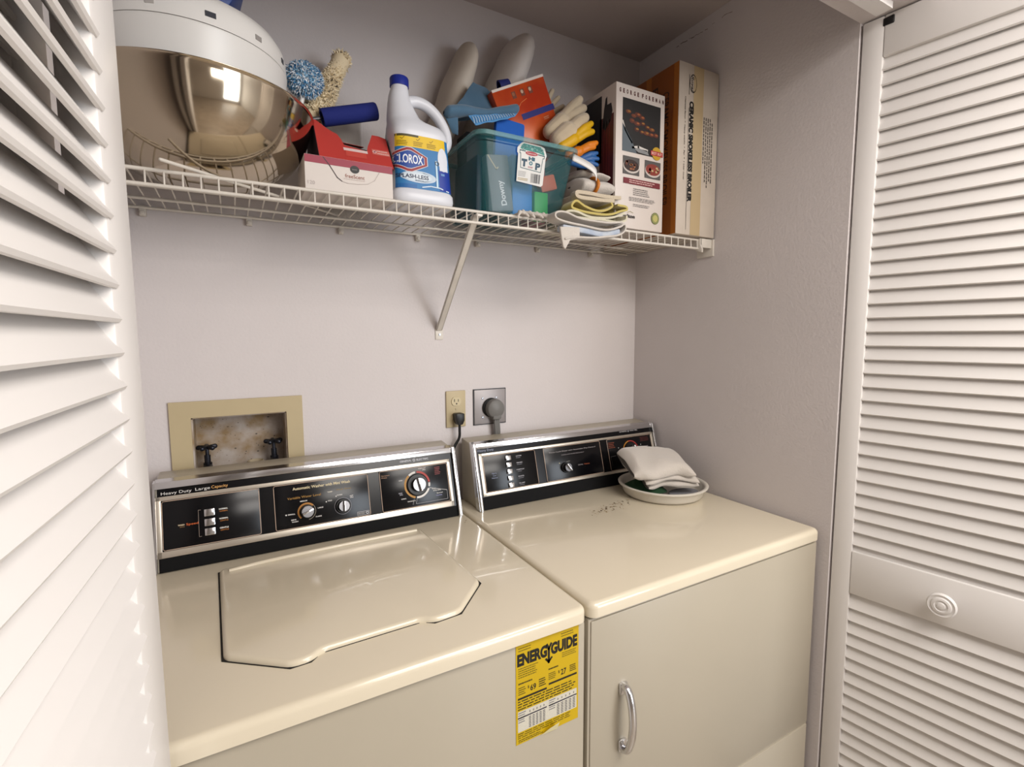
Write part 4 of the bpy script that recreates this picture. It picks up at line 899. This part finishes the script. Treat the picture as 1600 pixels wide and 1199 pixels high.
M_TYE = mat('yellow_terry', '#b5a45e', .97, bump=.9, bscale=420, sheen=.4, dist=.0015); M_TBL = mat('pale_blue_terry', '#98a3b6', .97, bump=.9, bscale=420, sheen=.4, mcol='#b9bdc2', mscale=25, dist=.0015); M_TWC = mat('ivory_terry', '#c4bda6', .97, bump=.9, bscale=420, sheen=.4, dist=.0015)
YF, YB = -.330, -.130
t = ribbon('folded_towel', [(-.350, 1.7180), (-.420, 1.7150), (-.478, 1.7160), (-.487, 1.7100), (-.478, 1.7045), (-.440, 1.7035), (-.370, 1.7080)], -.318, YB, .0085, M_TW2, seed=1); tag(t, 'cream folded towel directly under the banded cloth roll', 'towel', 'towels stacked at the shelf edge')
t = ribbon('folded_towel', [(-.395, 1.6975), (-.392, 1.6890), (-.412, 1.6770), (-.440, 1.6730), (-.470, 1.6800), (-.494, 1.6890), (-.506, 1.6850), (-.512, 1.6750), (-.500, 1.6705), (-.440, 1.6655), (-.395, 1.6700), (-.365, 1.6810), (-.345, 1.6860), (-.348, 1.6935), (-.375, 1.6950)], YF - .004, YB, .0050, M_TYE, seed=2); tag(t, 'yellow-edged folded towel in the middle of the towel stack', 'towel', 'towels stacked at the shelf edge')
t = ribbon('folded_towel', [(-.352, 1.6765), (-.400, 1.6600), (-.455, 1.6560), (-.500, 1.6640), (-.522, 1.6640), (-.531, 1.6590), (-.525, 1.6535), (-.500, 1.6510), (-.430, 1.6530), (-.380, 1.6525), (-.350, 1.6600), (-.3450, 1.6720)], YF - .006, YB, .0048, M_TWC, seed=3); tag(t, 'ivory folded towel with grey shadowed fold above the lowest blue one', 'towel', 'towels stacked at the shelf edge')
bt = thing('folded_towel', 'pale blue and white towel lowest in the stack, hanging over the shelf edge', 'towel', (-.45, -.33, 1.63), 'towels stacked at the shelf edge')
ribbon('white_loop', [(-.372, 1.6490), (-.430, 1.6440), (-.490, 1.6450), (-.535, 1.6540), (-.560, 1.6535), (-.570, 1.6470), (-.560, 1.6370), (-.500, 1.6310), (-.430, 1.6260), (-.385, 1.6360), (-.368, 1.6450), (-.363, 1.6380), (-.370, 1.6260), (-.395, 1.6150), (-.450, 1.6070), (-.520, 1.6010), (-.545, 1.5950)], -.352, -.316, .0046, M_TW, bt, seed=4)
ribbon('blue_face', [(-.375, 1.6280), (-.430, 1.6180), (-.500, 1.6220), (-.545, 1.6220)], -.346, -.320, .0130, M_TBL, bt, seed=5, amp=.001)
hg = MB(); HP = [(-.556, 1.622), (-.552, 1.600), (-.547, 1.578), (-.5405, 1.5720), (-.534, 1.583), (-.5270, 1.594), (-.500, 1.600), (-.500, 1.626)]
hg.prism(HP, -.350, -.343, 'y', .002); hg.build('hanging_corner', M_TW, bt, smooth=60, mods=[('SUBSURF', {'levels': 1, 'render_levels': 1})])
# little lace cloth under the bin
la = MB()
for i in range(9):
    x = -.640 + i * .009; la.capsule((x, -.312, 1.652 + .002 * (i % 2)), (x + .009, -.316 - .003 * (i % 3), 1.650 - .006 * (i % 2)), .0045, .003, 8)
la.capsule((-.640, -.314, 1.652), (-.648, -.318, 1.640), .004, .002, 8); la.box(-.645, -.560, -.312, -.285, 1.6492, 1.6508, .0006)
tag(la.build('lace_cloth', M_TW, None, smooth=60), 'ragged white scrap of cloth peeping out under the teal bin', 'cloth')

# grill carton
gc = thing('grill_carton', 'white carton printed with grilled food photographs beside the towels', 'carton', (-.28, -.2, Z))
gx0, gx1, gy0, gy1, gz1 = -.3600, -.1950, -.306, -.090, 1.9985
gb = MB().box(gx0, gx1, gy0, gy1, Z + .0012, gz1, .0012).build('box', mat('white_gloss_card', '#c6bbb3', .4), gc)
gw = gx1 - gx0; G = Decal(O=(gx0, gy0, 0), R=(1, 0, 0), U=(0, 0, 1))
for i, ch in enumerate('GEORGE'): G.text(ch, .0125 + i * .0118, 1.9815, .0056, .0105, '#4c2220', .05)
for i, ch in enumerate('FOREMAN'): G.text(ch, .0870 + i * .0118, 1.9815, .0056, .0105, '#4c2220', .05)
px0, px1, pz0, pz1 = .021, .150, 1.8380, 1.9660
G.rect(px0, px1, pz0, pz1, '#14100f'); G.up()
G.poly([(px0, pz0), (.070, pz0), (.052, 1.868), (px0, 1.905)], '#50585e').line([(px0 + .001, 1.909), (.030, 1.889), (.044, 1.872), (.053, 1.862)], .0042, '#b4aca4').line([(.056, 1.851), (.075, 1.855), (.105, 1.851)], .0055, '#c0bab4').poly([(.056, 1.851), (.105, 1.851), (.112, pz0 + .002), (.075, pz0 + .004)], '#7a7a7a')
rr = random.Random(4); G.up()
for x, z in ((.040, 1.935), (.058, 1.928), (.072, 1.933), (.086, 1.928), (.052, 1.915), (.070, 1.911), (.088, 1.914), (.104, 1.908), (.120, 1.905), (.068, 1.897), (.085, 1.893), (.102, 1.893), (.118, 1.892), (.134, 1.893)):
    G.ell(x, z, rr.uniform(.008, .012), rr.uniform(.0045, .006), rr.choice(('#4c2012', '#5a2a14', '#3e180e')), 12); G.up(.00002)
    G.ell(x + .002, z + .001, .005, .0022, rr.choice(('#8a4a22', '#86581f', '#6a3418')), 10); G.up(.00002)
for x0_, ca in ((.024, ('#2c1a14', '#5a2c1c', '#8a5230')), (.098, ('#7a2c20', '#b09a70', '#8c3a28'))):
    G.rect(x0_, x0_ + .055, 1.7830, 1.8270, '#4c4846'); G.up(.00005); G.ell(x0_ + .028, 1.8030, .0275, .0165, '#b8aea6', 24); G.up(.00005); G.ell(x0_ + .028, 1.8055, .0255, .0145, ca[0], 24); G.up(.00005)
    for i in range(16): G.ell(x0_ + .028 + rr.uniform(-.018, .018), 1.8055 + rr.uniform(-.009, .009), .0042, .0028, rr.choice(ca), 8)
G.up(); G.ell(.138, 1.8480, .0165, .0165, '#b08a1c', 24); G.up(); G.rect(.117, .160, 1.8420, 1.8540, '#9a2c2c'); G.up(.00006).text('BEST', .1290, 1.8480, .018, .0065, '#d8b0a0', .01).text('BUY', .1490, 1.8480, .015, .0065, '#d8b0a0', .01)
G.rect(.026, .152, 1.7600, 1.7740, '#6a1c24'); G.up(.00006).greek(.045, .135, 1.7620, 1.7720, 2, '#c8a8a0', .4, 14)
G.greek(.060, .125, 1.7330, 1.7520, 4, '#6c6664', .35, 15).greek(.046, .140, 1.7180, 1.7290, 3, '#6c6664', .35, 16).greek(.060, .125, 1.7050, 1.7130, 2, '#6c6664', .35, 17)
G.text('Salton', .046, 1.6800, .040, .0095, '#1e1a1a', .03).line([(.040, 1.6880), (.050, 1.6920), (.060, 1.6890)], .0010, '#8a8450')
G.ell(.1375, 1.6830, .0140, .0150, '#5f6428', 24); G.up(.00006).ell(.1375, 1.6830, .0090, .0095, '#a8a060', 20).ring(.1375, 1.6830, .0115, .0122, '#b8b890')
G.build('front_print', gb)
G = Decal(O=(gx0, gy1, 0), R=(0, -1, 0), U=(0, 0, 1)); GL = gy1 - gy0
G.rect(GL - .16, GL - .055, 1.82, 1.985, '#120e14').rect(GL - .062, GL - .008, 1.68, 1.928, '#4c1518'); G.up()
for x in (GL - .045, GL - .034, GL - .024): G.line([(x, 1.70), (x, 1.915)], .0028, '#6a2022')
G.poly([(GL - .052, 1.905), (GL - .046, 1.945), (GL - .040, 1.972), (GL - .034, 1.976), (GL - .033, 1.955), (GL - .018, 1.955), (GL - .013, 1.935), (GL - .020, 1.912), (GL - .040, 1.895)], '#15111a')
G.rect(GL - .16, GL - .066, 1.67, 1.80, '#2c1214'); G.build('side_print', gb)

# broiler carton
bc = thing('broiler_carton', 'tall brown and white broiler carton with sideways black lettering, at the right wall', 'carton', (-.08, -.2, Z))
qx0, qx1, qy0, qy1, qz1 = -.1570, -.0040, -.3180, -.0200, 2.0930
bb = MB().box(qx0, qx1, qy0, qy1, Z + .0012, qz1, .0012).build('box', mat('plain_card', '#bdb1a4', .6, mottle=.08, mscale=14), bc)
G = Decal(O=(qx0, qy0, 0), R=(1, 0, 0), U=(0, 0, 1)); qw = qx1 - qx0
G.rect(.0545, .0930, Z + .002, qz1 - .001, '#b09b78', 1, 6)
G.up().text('CERAMIC SMOKELESS BROILER', .0480, 1.868, .262, .0170, '#100d0a', .065, rot=-90)
G.text('Charcoal flavor  *  Heavy weight  *  Pan  *  1 Liter cover', .0240, 1.900, .215, .0062, '#4a423a', .02, rot=-90)
G.line([(.0375, 2.0650), (.0375, 2.0150)], .0016, '#1a1612').line([(.0375, 1.980), (.0375, 1.664)], .0012, '#1a1612')
G.ring(.0520, 2.0450, .0120, .0135, '#1a1612', sy=1.75).text('Royal', .0480, 2.0440, .040, .013, '#1a1612', .01, rot=-90, shear=.3)
for k in range(5):
    rr = random.Random(60 + k); xx = .098 + k * .0082; z = 1.968 - (0.010 if k == 4 else 0); end = (1.845, 1.800, 1.790, 1.800, 1.80)[k]
    while z > end:
        l = rr.uniform(.004, .013); G.rect(xx - .0020, xx + .0020, z - l, z, '#57504a'); z -= l + .0022
G.build('front_print', bb)
G = Decal(O=(qx0, qy1, 0), R=(0, -1, 0), U=(0, 0, 1)); BL_ = qy1 - qy0
G.rect(.002, BL_ - .001, Z + .002, qz1 - .001, '#8a4a12'); G.up().rect(BL_ - .018, BL_ - .001, Z + .002, qz1 - .001, '#a8631c').rect(BL_ - .120, BL_ - .100, Z + .002, qz1 - .001, '#a8631c')
G.up().text('CERAMIC SMOKELESS BROILER', BL_ - .046, 1.880, .300, .024, '#3a1c0c', .01, rot=-90).text('Stovetop cooking indoors', BL_ - .024, 1.860, .230, .0070, '#6a2c10', .0, rot=-90)
G.text('BROILER', BL_ - .085, 1.960, .190, .020, '#3a1c0c', .01, rot=-90); G.build('side_print', bb)

# ================================================================== DISH WITH TOWEL ON THE DRYER
dc = (-.139, -.276)
tag(MB().lathe([(.0001, .9150), (.100, .9150), (.108, .9165), (.112, .922), (.117, .9385), (.1205, .9420), (.1262, .9445), (.1268, .9475), (.1240, .9490), (.1175, .9480), (.1140, .9440), (.1085, .9240), (.1040, .9200), (.0001, .9190)], c=(dc[0], dc[1], 0), n=80).build('round_dish', mat('white_ceramic', '#cbc5ba', .3), None, smooth=50),
    'shallow white round dish on the dryer top by the right wall', 'dish')
M_GRN = mat('green_cloth', '#17371f', .9)
def gr(u, v):
    a = u * 2 * pi; r = v * .052
    return (-.188 + r * cos(a) * 1.1, -.256 + r * sin(a) * 1.3, .931 + .026 * (1 - v * v) + .003 * sin(a * 3))
cloth(gr, 28, 8, M_GRN, 'green_cloth', None, .002, 2, .002, 40); tag(COL.objects['green_cloth'], 'dark green cloth under the white towel in the dish', 'cloth')
tag(MB().prism([(-.105 + .05 * cos(k * pi / 10), -.325 + .032 * sin(k * pi / 10)) for k in range(20)], .9195, .9265, 'z', .002).build('grey_cloth', mat('grey_fabric', '#77777c', .9), None), 'grey cloth lying flat in the dish under the towel edge', 'cloth')
# thick folded towel, draped block with layered front right end
ft = thing('folded_hand_towel', 'thick white folded hand towel resting in the white dish', 'towel', (-.15, -.27, .95))
th_ = radians(-20)
def tw(layer, z_top_l, z_top_r, thick, x0, x1, y0, y1, seed):
    """rounded soft slab, tilted down to the near right"""
    def g(u, v):
        a = v * 2 * pi; cu = cos(a); su = sin(a)
        hw = (y1 - y0) / 2; k = min(1, (1 - abs(2 * u - 1)) * 4.5 + .08) ** .5
        yy = math.copysign(abs(cu) ** .72, cu) * hw * (.94 + .06 * sin(u * 7 + seed)); zz = math.copysign(abs(su) ** .75, su) * thick / 2 * k
        x = lerp(x0, x1, u); y = (y0 + y1) / 2 + yy; z = lerp(z_top_l, z_top_r, (yy / hw + 1) / 2) - thick / 2 + zz + .006 * sin(u * 3.1)
        return (x, y, z)
    def h(u, v):
        x, y, z = g(u, v); dx, dy = x - -.15, y - -.27; c, s_ = cos(th_), sin(th_)
        return (-.15 + dx * c - dy * s_, -.27 + dx * s_ + dy * c, z)
    return cloth(h, 36, 28, M_TW, layer, ft, .0006, seed, .0085, 19)
tw('lower_layer', .962, .992, .024, -.212, -.060, -.342, -.212, 3)
tw('middle_layer', .982, 1.012, .028, -.226, -.066, -.350, -.208, 7)
tw('top_layer', 1.014, 1.048, .050, -.254, -.078, -.356, -.200, 12)
